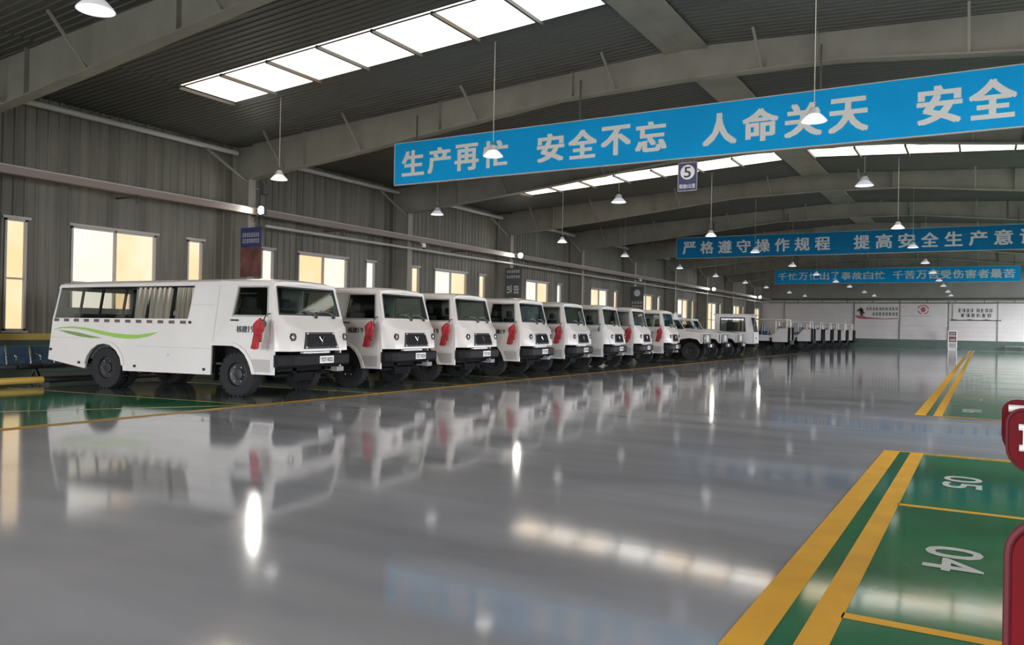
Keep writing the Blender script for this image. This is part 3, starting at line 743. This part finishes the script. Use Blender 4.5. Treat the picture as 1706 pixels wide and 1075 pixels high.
    # windscreen frame
    ws = lambda z: .93 - .155 * (z - 1.55) / .65
    wf = MB(); wf.plate([(-1.075, 1.54), (1.075, 1.54), (1.0, 2.235), (-1.0, 2.235)], [[(-.985, 1.60), (.985, 1.60), (.915, 2.15), (-.915, 2.15)]], .05, lambda y, z, q: (ws(z) - q, y, z)); wf.build('windscreen_frame', 'white', t)
    wg = MB(); wg.plate([(-.985, 1.60), (.985, 1.60), (.915, 2.15), (-.915, 2.15)], [], .008, lambda y, z, q: (ws(z) - .018 - q, y, z)); wgo = wg.build('windscreen', 'screen', t)
    wr_ = MB(); wr_.plate([(-.99, 1.595), (.99, 1.595), (.92, 2.155), (-.92, 2.155)], [[(-.955, 1.625), (.955, 1.625), (.89, 2.125), (-.89, 2.125)]], .01, lambda y, z, q: (ws(z) + .004 - q, y, z)); wr_.build('rubber_seal', 'black', wgo)
    for y in (.12, .72):
        wp = MB(); wp.bar((.965, y, 1.575), (.945, y - .12, 1.66), .022); wp.bar((.945, y - .12, 1.66), (.935, y - .44, 1.70), .018); wp.bar((.93, y - .52, 1.665), (.93, y - .05, 1.72), .012); wp.lathe([(0, 1.60), (.03, 1.60), (.03, 1.545)], 10, (.965, y, 0), 'z'); wp.build('wiper', 'black', t)
    # nose
    ns = MB(); secs = []
    for y, fb, fc, zc, zh in ((-1.095, .93, .925, 1.40, 1.53), (-1.06, 1.0, .985, 1.405, 1.55), (-.92, 1.165, 1.115, 1.385, 1.565), (-.52, 1.19, 1.13, 1.305, 1.57), (0, 1.195, 1.135, 1.30, 1.575), (.52, 1.19, 1.13, 1.305, 1.57), (.92, 1.165, 1.115, 1.385, 1.565), (1.06, 1.0, .985, 1.405, 1.55), (1.095, .93, .925, 1.40, 1.53)):
        secs.append([(.84, y, .90), (fb, y, .90), (fb, y, .97), (fc, y, zc), (fc - .03, y, zc + .03), (.93, y, zh), (.84, y, zh)])
    ns.loft(secs); ns.build('nose_panel', 'white', t, smooth=True)
    fx = lambda z: 1.194 - .058 * (z - .97) / .33 + .004
    gr = MB(); gr.plate([(-.56, .945), (.56, .945), (.455, 1.27), (-.455, 1.27)], [], .02, lambda y, z, q: (fx(z) + .012 - q, y, z)); go = gr.build('grille', 'black', t)
    gs = MB()
    for k in range(24):
        y = -.44 + .88 * k / 23; gs.box(-.004, .004, y - .006, y + .006, .985, 1.235, lambda a, b_, c: (fx(c) + .016 + a, b_ * (1.07 - .1 * (c - .985) / .25), c))
    for k in range(4): z = 1.0 + .07 * k; gs.box(-.003, .003, -.44, .44, z - .005, z + .005, lambda a, b_, c: (fx(c) + .015 + a, b_, c))
    gs.build('grille_bars', 'bumper', go)
    em = MB()
    for a, b_ in (((0, 1.09), (-.075, 1.18)), ((0, 1.09), (.075, 1.18)), ((0, 1.03), (0, 1.10))): em.bar((fx(a[1]) + .024, a[0], a[1]), (fx(b_[1]) + .024, b_[0], b_[1]), .026, .012)
    em.build('emblem', 'chrome', go)
    sc = MB()
    for y, z in ((-.50, .975), (.50, .975), (-.42, 1.24), (.42, 1.24)): sc.lathe([(0, fx(z) + .022), (.022, fx(z) + .022), (.022, fx(z))], 10, (0, y, z), 'x')
    sc.build('grille_bolts', 'greyink', go)
    for y in (-.85, .85):
        x0 = 1.145
        hl = MB().lathe([(0, x0 + .004), (.058, x0 + .004), (.060, x0 + .030), (.076, x0 + .030), (.080, x0 - .03), (.080, x0 - .06)], 24, (0, y, 1.175), 'x').build('headlight', 'black', t, smooth=True)
        MB().lathe([(0, x0 + .030), (.03, x0 + .026), (.060, x0 + .008)], 20, (0, y, 1.175), 'x').build('headlight_lens', 'lens', hl, smooth=True)
    MB().box(1.115, 1.150, .93, 1.01, .945, 1.045, lambda a, b_, c: (a - (b_ - .93) * .6, b_, c)).build('corner_marker', 'greyink' if False else 'bumper', t)
    # bumper
    bp = MB(); secs = []
    for y, x0, x1 in ((-1.10, .92, 1.02), (-1.02, .95, 1.16), (-.9, .98, 1.24), (.9, .98, 1.24), (1.02, .95, 1.16), (1.10, .92, 1.02)):
        secs.append([(x0, y, .60), (x1 - .03, y, .60), (x1, y, .64), (x1, y, .80), (x1 - .03, y, .83), (x0, y, .83)])
    bp.loft(secs); bpo = bp.build('bumper', 'bumper', t)
    pl = MB().box(1.242, 1.252, -.12, .34, .655, .80).build('licence_plate', 'plate', bpo)
    MB().box(.9, 1.12, -.35, .35, .83, .90).build('bumper_bracket', 'bumper', bpo)
    gt = MB(); gt.box(1.1, 1.18, -.55, .3, .855, .885); gt.build('nose_lip', 'white', t)
    MB().box(.98, 1.14, .62, .86, .46, .56).build('tow_box', 'muralgrey', t, bevel=.01)
    # chassis
    c_ = MB(); c_.box(-4.95, .9, -.52, -.40, .46, .62); c_.box(-4.95, .9, .40, .52, .46, .62); c_.box(-2.9, -.7, -1.02, 1.02, .42, .60); c_.box(-5.05, -4.1, -1.0, 1.0, .56, .64); c_.box(.45, .9, -1.0, 1.0, .50, .64)
    c_.box(-.6, .4, -.75, .75, .56, .95); c_.box(-4.0, -3.0, -.62, .62, .62, .95)
    for s in (0, -3.47): c_.tube([(s, -.85, .43), (s, .85, .43)], .07, 10); c_.lathe([(0, -.2), (.16, -.1), (.18, 0), (.16, .1), (0, .2)], 14, (s, 0, .43), 'y')
    for y in (-.46, .46): c_.box(-.5, .55, y - .04, y + .04, .50, .54)
    c_.bar((.75, -.9, .42), (.75, .9, .42), .05); c_.box(.7, .85, -.4, .2, .30, .46)
    c_.box(-5.12, -5.0, -.9, .9, .50, .60)
    for sgn in (-1, 1):
        y0, y1 = sorted((sgn * 1.03, sgn * .72)); c_.box(-.605, -.58, y0, y1, .28, .98)
    c_.build('chassis', 'chassis', t)
    for sgn in (-1, 1):
        wheel(t, 'front_wheel', 0, sgn * .955, .43, .25)
        wheel(t, 'rear_wheel', -3.47, sgn * .97, .43, .23); wheel(t, 'inner_rear_wheel', -3.47, sgn * .70, .43, .23)
    for sgn in (-1, 1):
        m_ = MB(); m_.tube([(.80, sgn * 1.06, 1.62), (.80, sgn * 1.20, 1.60), (.78, sgn * 1.24, 1.50)], .012, 8); m_.lathe([(0, -.02), (.07, -.02), (.085, 0), (.07, .02), (0, .02)], 18, (.77, sgn * 1.25, 1.42), 'x'); m_.build('wing_mirror', 'black', t, smooth=True)
    # decals on the near side
    px = lambda x, y: (-5.085 + (x - 108) * 3.03 / 950 * 1.0, 1.245 - (y - 530) * .00310)
    return t, bpo

truck, bumper_part = make_truck()
def decal(parent, name, m, pts):
    b = MB(); b.plate(pts, [], .002, lambda s, z, q: (s, -(hw(z) + .0035 - q), z)); return b.build(name, m, parent)
SW_T = [(-5.03, 1.200), (-4.80, 1.262), (-4.45, 1.285), (-4.05, 1.268), (-3.65, 1.215), (-3.25, 1.165), (-2.9, 1.145), (-2.55, 1.145), (-1.99, 1.21)]
SW_B = [(-2.25, 1.115), (-2.55, 1.065), (-2.85, 1.055), (-3.2, 1.075), (-3.6, 1.13), (-4.0, 1.205), (-4.4, 1.245), (-4.75, 1.240)]
decal(truck, 'green_swoosh', 'swoosh', SW_T + SW_B)
decal(truck, 'lower_green_swoosh', 'swooshdark', [(-4.88, 1.20), (-4.55, 1.185), (-4.2, 1.15), (-3.9, 1.10), (-3.55, 1.055), (-3.9, 1.045), (-4.25, 1.075), (-4.55, 1.125)])
b = MB()
for k in range(13):
    s = -5.0 + .298 * k; b.plate([(s, 1.388), (s + .15, 1.388), (s + .15, 1.45), (s, 1.45)], [], .002, lambda s_, z, q: (s_, -(hw(z) + .0035 - q), z))
b.build('window_check_band', 'check', truck)
TH = math.radians(8)
TRUCKS = [  # position of the near front wheel, plate, labels
    (-12.41, 10.55, 'YDT·R025', 'nearest white truck, shown from its side with a green swoosh and long windows', True),
    (-12.50, 13.78, 'YDT·R024', 'second white truck in the row, just behind the nearest one, plate ending 024', True),
    (-12.45, 16.62, 'YDT·R023', 'third white truck in the row, with a red ribbon half hidden by the second truck', True),
    (-12.45, 19.92, 'YDT·R022', 'fourth white truck in the row, its red ribbon beneath the dark poster', True),
    (-12.50, 22.92, 'YDT·R021', 'fifth white truck in the row, left of the truck without a ribbon', True),
    (-12.45, 25.85, 'YDT·R020', 'sixth white truck in the row, the one without a red ribbon', False),
    (-12.50, 28.78, 'YDT·R019', 'seventh white truck in the row, last but one of the square-nosed trucks', True),
    (-12.50, 32.20, 'YDT·R018', 'eighth white truck in the row, next to the long-nosed utility vehicles', True)]
def make_ribbon():
    t = thing('red_ribbon', '', 'ribbon')
    def hang(prof, thick, ph, name):
        b = MB(); secs = []; n = 18
        for k in range(len(prof) * 3 - 2):
            i, f = divmod(k, 3); f /= 3; p = prof[i]; q = prof[min(i + 1, len(prof) - 1)]
            z, w_, cx, th = [lerp(p[m], q[m], f) for m in range(4)]
            secs.append([(cx + w_ / 2 * math.cos(a) * (1 + .07 * math.sin(3 * a + z * 30 + ph)), -th / 2 * math.sin(a) * (1 + .45 * math.sin(5 * a + z * 14 + ph)) - .02, z + .012 * math.sin(2 * a + ph)) for a in [2 * PI * j / n for j in range(n)]])
        b.loft(secs); return b.build(name, 'redred', t, smooth=True)
    hang([(.07, .05, .03, .05), (.03, .13, .01, .09), (-.05, .23, -.01, .11), (-.13, .25, -.01, .11), (-.20, .19, -.02, .09), (-.27, .15, -.04, .06)], .1, 0, 'ribbon_bow')
    hang([(-.18, .14, -.03, .05), (-.30, .16, -.05, .045), (-.42, .18, -.075, .035), (-.50, .19, -.085, .03)], .05, 1.7, 'ribbon_tail')
    hang([(-.12, .10, .03, .04), (-.24, .11, .03, .04), (-.36, .10, .02, .03)], .05, .6, 'ribbon_tail')
    return t
rib = make_ribbon(); ribused = False
ORD = ['nearest', 'second', 'third', 'fourth', 'fifth', 'sixth', 'seventh', 'eighth']
allt = [truck] + [copy_tree(truck) for _ in TRUCKS[1:]]
for i, (x, y, pl, lab, ribbon) in enumerate(TRUCKS):
    t = allt[i]; th = TH if i == 0 else math.radians(7.5)
    t.location = (x - 1.1 * math.sin(th), y + 1.1 * math.cos(th), 0); t.rotation_euler.z = th
    tag(t, lab, 'truck', 'white trucks parked in a row')
    pb_ = [c for c in t.children if c.name.startswith('bumper')][0]
    pc = [c for c in pb_.children if c.name.startswith('licence_plate')][0]
    b = MB(); put_text(b, pl, .40, .085, lambda a, q, k: (1.2535 + k * .0003, .11 + a, .7275 + q), .003); b.build('plate_number', 'ink', pb_)
    if ribbon:
        r = copy_tree(rib) if ribused else rib; ribused = True
        m = Matrix.Translation(t.location) @ Matrix.Rotation(th, 4, 'Z') @ Matrix.Translation((.80, -1.385, 1.45))
        r.matrix_world = m
        tag(r, 'red ribbon bow tied to the mirror of the %s white truck in the row' % ORD[i], 'ribbon', 'red ribbons on the truck mirrors')

# long-nosed utility vehicles
def make_utility():
    t = thing('utility_vehicle', '', 'utility vehicle')
    W = .92
    b = MB(); b.plate([(-4.2, .70), (-2.75, .62)] + [(-2.7 + .0, .7), (-2.6, .9), (-2.3, 1.0), (-2.0, .9), (-1.9, .62)] + [(-.72, .62), (-.60, .85), (-.45, 1.0), (0, 1.08), (.35, 1.0), (.5, .82), (.62, .80), (.64, 1.30), (-.55, 1.45), (-.95, 1.55), (-4.2, 1.55)], [], .04, lambda s, z, q: (s, -(W - q), z))
    b.plate([(-4.2, .70), (-2.75, .62)] + [(-2.7 + .0, .7), (-2.6, .9), (-2.3, 1.0), (-2.0, .9), (-1.9, .62)] + [(-.72, .62), (-.60, .85), (-.45, 1.0), (0, 1.08), (.35, 1.0), (.5, .82), (.62, .80), (.64, 1.30), (-.55, 1.45), (-.95, 1.55), (-4.2, 1.55)], [], .04, lambda s, z, q: (s, (W - q), z))
    b.build('body_sides', 'white', t)
    hd = MB(); hd.loft([[(.64, y * .9, 1.24), (.62, y * .96, 1.315), (.2, y, 1.39), (-.60, y, 1.47), (-.60, y, 1.2)] for y in (-.92, -.6, .6, .92)]); hd.build('bonnet', 'white', t, bevel=.02)
    fg = MB().box(.605, .68, -.90, .90, .80, 1.27).build('front_panel', 'black', t, bevel=.02)
    gb = MB()
    for k in range(9): y = -.28 + .07 * k; gb.box(.68, .70, y - .022, y + .022, .90, 1.22)
    gb.build('grille_slats', 'tube', fg)
    for y in (-.52, .52): MB().lathe([(0, .70), (.10, .695), (.115, .66)], 18, (0, y, 1.06), 'x').build('headlight', 'lens', fg, smooth=True)
    for y in (-.8, .8): MB().box(.48, .60, y - .12, y + .12, .80, 1.30).build('wing_front', 'white', t, bevel=.03)
    bp = MB().box(.62, .86, -.82, .82, .58, .80).build('bumper', 'bumper', t, bevel=.03); MB().box(.862, .87, -.2, .2, .62, .76).build('licence_plate', 'plate', bp)
    ws = lambda z: -.62 - .34 * (z - 1.46) / .56
    f = MB(); f.plate([(-.88, 1.44), (.88, 1.44), (.80, 2.04), (-.80, 2.04)], [[(-.80, 1.50), (.80, 1.50), (.73, 1.97), (-.73, 1.97)]], .05, lambda y, z, q: (ws(z) - q, y, z)); f.build('windscreen_frame', 'white', t)
    g = MB(); g.plate([(-.80, 1.50), (.80, 1.50), (.73, 1.97), (-.73, 1.97)], [], .008, lambda y, z, q: (ws(z) - .02 - q, y, z)); g.build('windscreen', 'screen', t)
    c = MB()
    for s in (-1, 1): c.plate([(-.66, 1.46), (-.98, 2.03), (-1.9, 2.05), (-1.95, 1.46)], [[(-.80, 1.52), (-1.04, 1.96), (-1.8, 1.97), (-1.85, 1.52)]], .04, lambda a, z, q: (a, s * (.88 - .08 * (z - 1.46) / .57 - q), z))
    c.box(-1.95, -.95, -.80, .80, 2.02, 2.07); c.build('cab', 'white', t)
    for s in (-1, 1): MB().plate([(-.80, 1.52), (-1.04, 1.96), (-1.8, 1.97), (-1.85, 1.52)], [], .008, lambda a, z, q: (a, s * (.87 - .08 * (z - 1.46) / .57 - q), z)).build('door_window', 'glass', t)
    bx = MB().box(-4.2, -1.85, -.95, .95, 1.40, 2.36).build('rear_box', 'white', t, bevel=.05)
    MB().box(-1.852, -1.835, -.15, .62, 2.17, 2.27).build('front_slot', 'black', bx); 
    for a in (-4.0, -3.3, -2.6):
        sd = MB(); sd.box(a, a + .5, -.958, -.945, 1.75, 2.2); sd.box(a, a + .5, .945, .958, 1.75, 2.2); sd.build('box_window', 'black', bx)
    lm = MB(); lm.lathe([(.06, 2.36), (.06, 2.42), (.045, 2.46), (0, 2.47)], 14, (-2.1, .3, 0)); lm.build('roof_beacon', 'tube', bx)
    q = MB(); q.box(-4.1, .6, -.5, .5, .5, .75); q.tube([(0, -.8, .42), (0, .8, .42)], .07); q.tube([(-2.3, -.8, .42), (-2.3, .8, .42)], .07); q.box(-.55, .5, -.7, .7, .7, 1.02); q.build('chassis', 'chassis', t)
    st = MB(); st.box(-1.6, -1.1, -.75, .75, .8, 1.75); st.build('seats', 'seat', t, bevel=.05)
    for s in (-1, 1): wheel(t, 'front_wheel', 0, s * .82, .42, .26); wheel(t, 'rear_wheel', -2.3, s * .82, .42, .26)
    mm = MB()
    for s in (-1, 1): mm.tube([(-.75, s * .85, 1.55), (-.7, s * 1.08, 1.66)], .012, 6); mm.box(-.74, -.70, s * 1.08 - .06, s * 1.08 + .06, 1.6, 1.78)
    mm.build('wing_mirror', 'black', t)
    return t
uv = make_utility()
UV = [(-12.55, 39.4, 'first white long-nosed utility vehicle beyond the eighth truck, with a black grille', 1),
      (-12.55, 42.6, 'second white long-nosed utility vehicle, between its two lookalikes', 1),
      (-12.55, 45.8, 'third white long-nosed utility vehicle, right beside the tall square cab', 0)]
for i, (x, y, lab, full) in enumerate(UV):
    o = uv if i == 0 else copy_tree(uv)
    o.location = (x, y, 0); o.rotation_euler.z = math.radians(6); tag(o, lab, 'utility vehicle', 'white long-nosed utility vehicles')
    if not full:   # the third one is open-topped and has a folded windscreen
        for c in list(o.children_recursive):
            if c.name.split('.')[0] in ('cab', 'rear_box', 'front_slot', 'box_window', 'roof_beacon', 'windscreen', 'windscreen_frame', 'door_window', 'wing_mirror', 'seats'): bpy.data.objects.remove(c)

# tall square cab
def make_cab_truck():
    t = thing('tall_cab_truck', 'white tall-cabbed truck with a large square side window beyond the utility vehicles', 'truck', (-12.55, 48.3, 0), math.radians(6))
    ws = lambda z: .95 - .22 * max(0, z - 1.35) / 1.05
    b = MB()
    for s in (-1, 1):
        b.plate([(-1.3, .85), (-.6, .75), (.95, .72), (.95, 1.35), (.73, 2.40), (-1.3, 2.42)], [[(-.95, 1.46), (.45, 1.46), (.40, 2.22), (-.95, 2.22)]], .05, lambda a, z, q: (a, s * (1.1 - q), z))
    b.plate([(-1.1, .72), (1.1, .72), (1.1, 1.35), (1.08, 2.38), (-1.08, 2.38), (-1.1, 1.35)], [[(-.98, 1.42), (.98, 1.42), (.96, 2.28), (-.96, 2.28)]], .05, lambda y, z, q: (ws(z) - q, y, z))
    b.box(-1.3, -1.25, -1.08, 1.08, .85, 2.4)
    b.build('cab', 'white', t)
    r = MB(); r.box(-1.38, .92, -1.15, 1.15, 2.40, 2.47); r.build('roof', 'white', t, bevel=.02)
    for s in (1, -1): so = MB().plate([(-.95, 1.46), (.45, 1.46), (.40, 2.22), (-.95, 2.22)], [], .01, lambda a, z, q: (a, s * (1.08 - q), z)).build('side_window', 'glass', t)
    f = MB(); f.plate([(-1.0, 1.42), (.50, 1.42), (.44, 2.27), (-1.0, 2.27)], [[(-.93, 1.48), (.43, 1.48), (.38, 2.2), (-.93, 2.2)]], .015, lambda a, z, q: (a, -(1.11 - q), z)); f.build('window_frame', 'black', so)
    g = MB(); g.plate([(-.98, 1.42), (.98, 1.42), (.96, 2.28), (-.96, 2.28)], [], .01, lambda y, z, q: (ws(z) - .02 - q, y, z)); g.build('windscreen', 'screen', t)
    MB().lathe([(0, .97), (.06, .97), (.06, .94)], 12, (0, -.1, 1.05), 'x').build('front_badge', 'black', t)
    q = MB(); q.box(-.7, -.2, -.7, .7, 1.0, 2.0); q.build('seats', 'seat', t, bevel=.05)
    bd = MB().box(-4.6, -1.4, -1.05, 1.05, .95, 1.5).build('load_bed', 'white', t, bevel=.03)
    c = MB(); c.box(-4.6, .8, -.6, .6, .55, .92); c.tube([(-.2, -.9, .5), (-.2, .9, .5)], .08); c.tube([(-3.4, -.9, .5), (-3.4, .9, .5)], .08); c.box(.6, .98, -.95, .95, .52, .74); c.build('chassis', 'chassis', t)
    for s in (-1, 1): wheel(t, 'front_wheel', -.3, s * .88, .46, .3); wheel(t, 'rear_wheel', -3.4, s * .88, .46, .3)
    m = MB(); m.bar((.80, -1.12, 2.25), (1.0, -1.3, 2.2), .025); m.box(.97, 1.02, -1.38, -1.22, 1.75, 2.2); m.bar((.80, 1.12, 2.25), (1.0, 1.3, 2.2), .025); m.box(.97, 1.02, 1.22, 1.38, 1.75, 2.2); m.build('wing_mirror', 'black', t)
make_cab_truck()

# low open carriers with a tubular cab frame
def make_carrier():
    t = thing('flat_carrier', '', 'carrier')
    b = MB(); b.box(-4.6, -.55, -1.0, 1.0, .78, 1.22); b.build('load_deck', 'white', t, bevel=.03)
    b = MB(); b.box(-.55, .55, -1.05, 1.05, .72, 1.30); b.plate([(-.45, 1.28), (.55, 1.28), (.55, 1.72), (-.1, 1.72)], [], .25, lambda s, z, q: (s, -(1.05 - q), z)); b.plate([(-.45, 1.28), (.55, 1.28), (.55, 1.72), (-.1, 1.72)], [], .25, lambda s, z, q: (s, (1.05 - q), z)); b.build('front_body', 'white', t, bevel=.02)
    f = MB()
    for y in (-.98, .98):
        f.tube([(.45, y, 1.7), (.45, y, 2.36)], .035, 8); f.tube([(-2.3, y, 1.22), (-2.3, y, 2.36)], .035, 8); f.tube([(-2.34, y, 2.36), (.49, y, 2.36)], .035, 8)
    for s in (-2.3, .45): f.tube([(s, -.98, 2.36), (s, .98, 2.36)], .035, 8)
    f.build('cab_frame', 'tube', t)
    q = MB()
    for y in (-.5, .5):
        for s in (-1.3, -2.0): q.box(s, s + .4, y - .25, y + .25, 1.22, 1.5); q.box(s - .1, s, y - .25, y + .25, 1.3, 1.95)
    q.build('seats', 'seatblue', t, bevel=.03)
    MB().lathe([(.15, -.01), (.165, 0), (.15, .01), (.14, 0)], 18, (-.35, .5, 1.75), 'x', closed=True).build('steering_wheel', 'black', t)
    g = MB(); g.box(.55, .72, -1.1, 1.1, .55, .85); g.box(.56, .70, -1.1, -.8, .5, 1.78); g.box(.56, .70, .8, 1.1, .5, 1.78); g.build('front_buffer', 'bumper', t, bevel=.02)
    s_ = MB(); s_.box(-.7, -.6, -1.06, -1.0, .7, 1.05); s_.box(-3.0, -2.9, -1.06, -1.0, .7, 1.05); s_.build('side_brackets', 'bumper', t)
    c = MB(); c.box(-4.5, .5, -.7, .7, .5, .8); c.tube([(-.1, -.9, .42), (-.1, .9, .42)], .07); c.tube([(-3.6, -.9, .42), (-3.6, .9, .42)], .07); c.build('chassis', 'chassis', t)
    for s in (-1, 1): wheel(t, 'front_wheel', -.1, s * .88, .42, .28); wheel(t, 'rear_wheel', -3.6, s * .88, .42, .28)
    return t
ca = make_carrier()
CA = [(-12.75, 61.0, 'first white flat carrier, with a tubular frame, right of the tall-cabbed truck'), (-12.9, 71.0, 'second white flat carrier with a tubular frame, alone in its bay'), (-13.2, 77.6, 'third white flat carrier, first of the tightly parked group'),
      (-12.9, 80.7, 'fourth white flat carrier, second of the tightly parked group'), (-12.7, 83.8, 'fifth white flat carrier, third of the tightly parked group'), (-12.4, 86.9, 'sixth white flat carrier, fourth of the tightly parked group'), (-12.15, 90.0, 'seventh white flat carrier, last of the group before the end wall')]
for i, (x, y, lab) in enumerate(CA):
    o = ca if i == 0 else copy_tree(ca)
    o.location = (x, y, 0); o.rotation_euler.z = math.radians(4); tag(o, lab, 'carrier', 'white flat carriers at the far end')

# ------------------------------------------------------------------ seats and bumper rail at the left
t = thing('waiting_bench', 'dark blue steel waiting bench with chrome arms behind the nearest truck', 'bench', (-18.75, 0, 0))
NS, Y0, PW = 8, 7.5, .53
for k in range(NS):
    y = Y0 + PW * k
    b = MB(); b.plate([(y + .02, .40), (y + PW - .02, .40), (y + PW - .02, .80), (y + .02, .80)], [], .02, lambda a, z, q: (-.05 - .10 * (z - .4) / .4 - q, a, z)); b.build('backrest', 'seatblue', t, bevel=.008)
    b = MB(); b.box(0, .44, y + .02, y + PW - .02, .37, .40); b.box(.42, .45, y + .02, y + PW - .02, .33, .40); b.build('seat', 'black', t, bevel=.008)
for k in range(NS + 1):
    y = Y0 + PW * k
    b = MB(); b.tube([(-.12, y, .82), (-.03, y, .42), (-.03, y, .36)], .018, 8); b.tube([(-.08, y, .60), (.1, y, .615), (.3, y, .61), (.36, y, .57), (.36, y, .50), (.34, y, .40)], .016, 8); b.build('chrome_arm', 'chrome', t, smooth=True)
b = MB(); b.box(.1, .2, Y0, Y0 + NS * PW, .29, .36); b.build('beam', 'black', t)
for k in (0, 3, 5, 8):
    y = Y0 + PW * k + (.1 if k == 0 else -.1 if k == 8 else 0); b = MB(); b.bar((.15, y, .30), (.40, y, .0), .05); b.bar((.15, y, .30), (-.10, y, .0), .05); b.build('leg', 'chrome', t)
t = thing('bumper_rail', 'low yellow and black wheel-stop rail behind the nearest truck', 'rail', (-17.42, 0, 0))
seg = [(6.0, 9.66, 'railyellow'), (9.66, 13.4, 'black')]
for a, b_, m in seg: MB().tube([(0, a, .12), (0, b_, .12)], .075, 14).build('rail_section', m, t, smooth=True)
for y in (6.6, 9.72, 12.8): MB().box(-.05, .05, y - .06, y + .06, 0, .10).build('rail_foot', 'darksteel', t)

# ------------------------------------------------------------------ red padded chairs at the right edge
def rr2(w_, h, r, n=7, taper=0, rb=None):
    P = []; rb = rb or r
    for cx, cy, a0 in ((w_ / 2 - r, h / 2 - r, 0), (-w_ / 2 + r, h / 2 - r, PI / 2), (-w_ / 2 + rb, -h / 2 + rb, PI), (w_ / 2 - rb, -h / 2 + rb, 1.5 * PI)):
        for i in range(n): a = a0 + PI / 2 * i / (n - 1); q = r if cy == h / 2 - r else rb; P.append(((cx + q * math.cos(a)) * (1 - (taper if i and cy < 0 and a > PI * .99 and q * 0 == 1 else 0)), cy + q * math.sin(a)))
    return P
def red_seat(x, y, label, double, zc, h, rz):
    t = thing('red_padded_chair', label, 'chair', (x, y, 0), rz, 'red padded chairs')
    W = .46
    b = MB(); b.plate(rr2(W, h, .085, rb=.15), [], .055, lambda a, z, q: (a, q - .03 + .0 * z, zc + z)); bo = b.build('backrest', 'red', t, bevel=.018, smooth=True)
    tr = MB(); P = rr2(W + .012, h + .012, .09, rb=.155); tr.tube([(p[0], .0, zc + p[1]) for p in P] + [(P[0][0], 0, zc + P[0][1])], .012, 8); tr.build('piping', 'redtrim', bo, smooth=True)
    f = MB()
    if double:
        f.tube([(-W / 2 + .052, -.05, zc + h / 2 - .10), (W / 2 - .05, -.05, zc + h / 2 - .10)], .022, 10)
        f.tube([(-W / 2 + .056, -.05, zc - h / 2 + .15), (W / 2 - .05, -.05, zc - h / 2 + .15)], .022, 10)
        f.bar((-W / 2 + .085, -.055, zc + h / 2 - .10), (-W / 2 + .085, -.055, zc - h / 2 + .15), .028, .02)
        b2 = MB(); b2.plate(rr2(W, h, .085, rb=.15), [], .05, lambda a, z, q: (a - .035, q + .16, zc + .055 + z)); b2.build('second_backrest', 'red', t, bevel=.018, smooth=True)
        f.tube([(-W / 2 + .0, .09, zc + h / 2 + .005), (W / 2, .09, zc + h / 2 + .005)], .024, 10)
        for a in (-W / 2 + .22, W / 2 - .03): f.tube([(a, -.05, zc + h / 2 - .10), (a, .20, zc + h / 2 - .1)], .016, 8)
    else:
        f.tube([(-W / 2 + .09, -.045, zc - .05), (W / 2 - .05, -.045, zc - .05)], .02, 10)
    for a in (W / 2 - .05, -W / 2 + .26): f.tube([(a, .0, zc - h / 2 + .1), (a + .05, .05, .42), (a + .05, .0, .0)], .016, 8); f.tube([(a + .05, .05, .42), (a + .05, .46, .42), (a + .05, .5, 0)], .016, 8)
    f.build('tubular_frame', 'tube', t, smooth=True)
    s = MB(); s.box(-W / 2 + .28, W / 2 + .06, .06, .5, .42, .48); s.build('seat', 'red', t, bevel=.02)
red_seat(.385, 6.0, 'red padded chair back with white tube brackets at the right edge, farther of two', True, .79, .38, 0)
red_seat(.305, 2.5, 'plain red padded chair back at the lower right corner, nearer of two', False, .70, .52, 0)
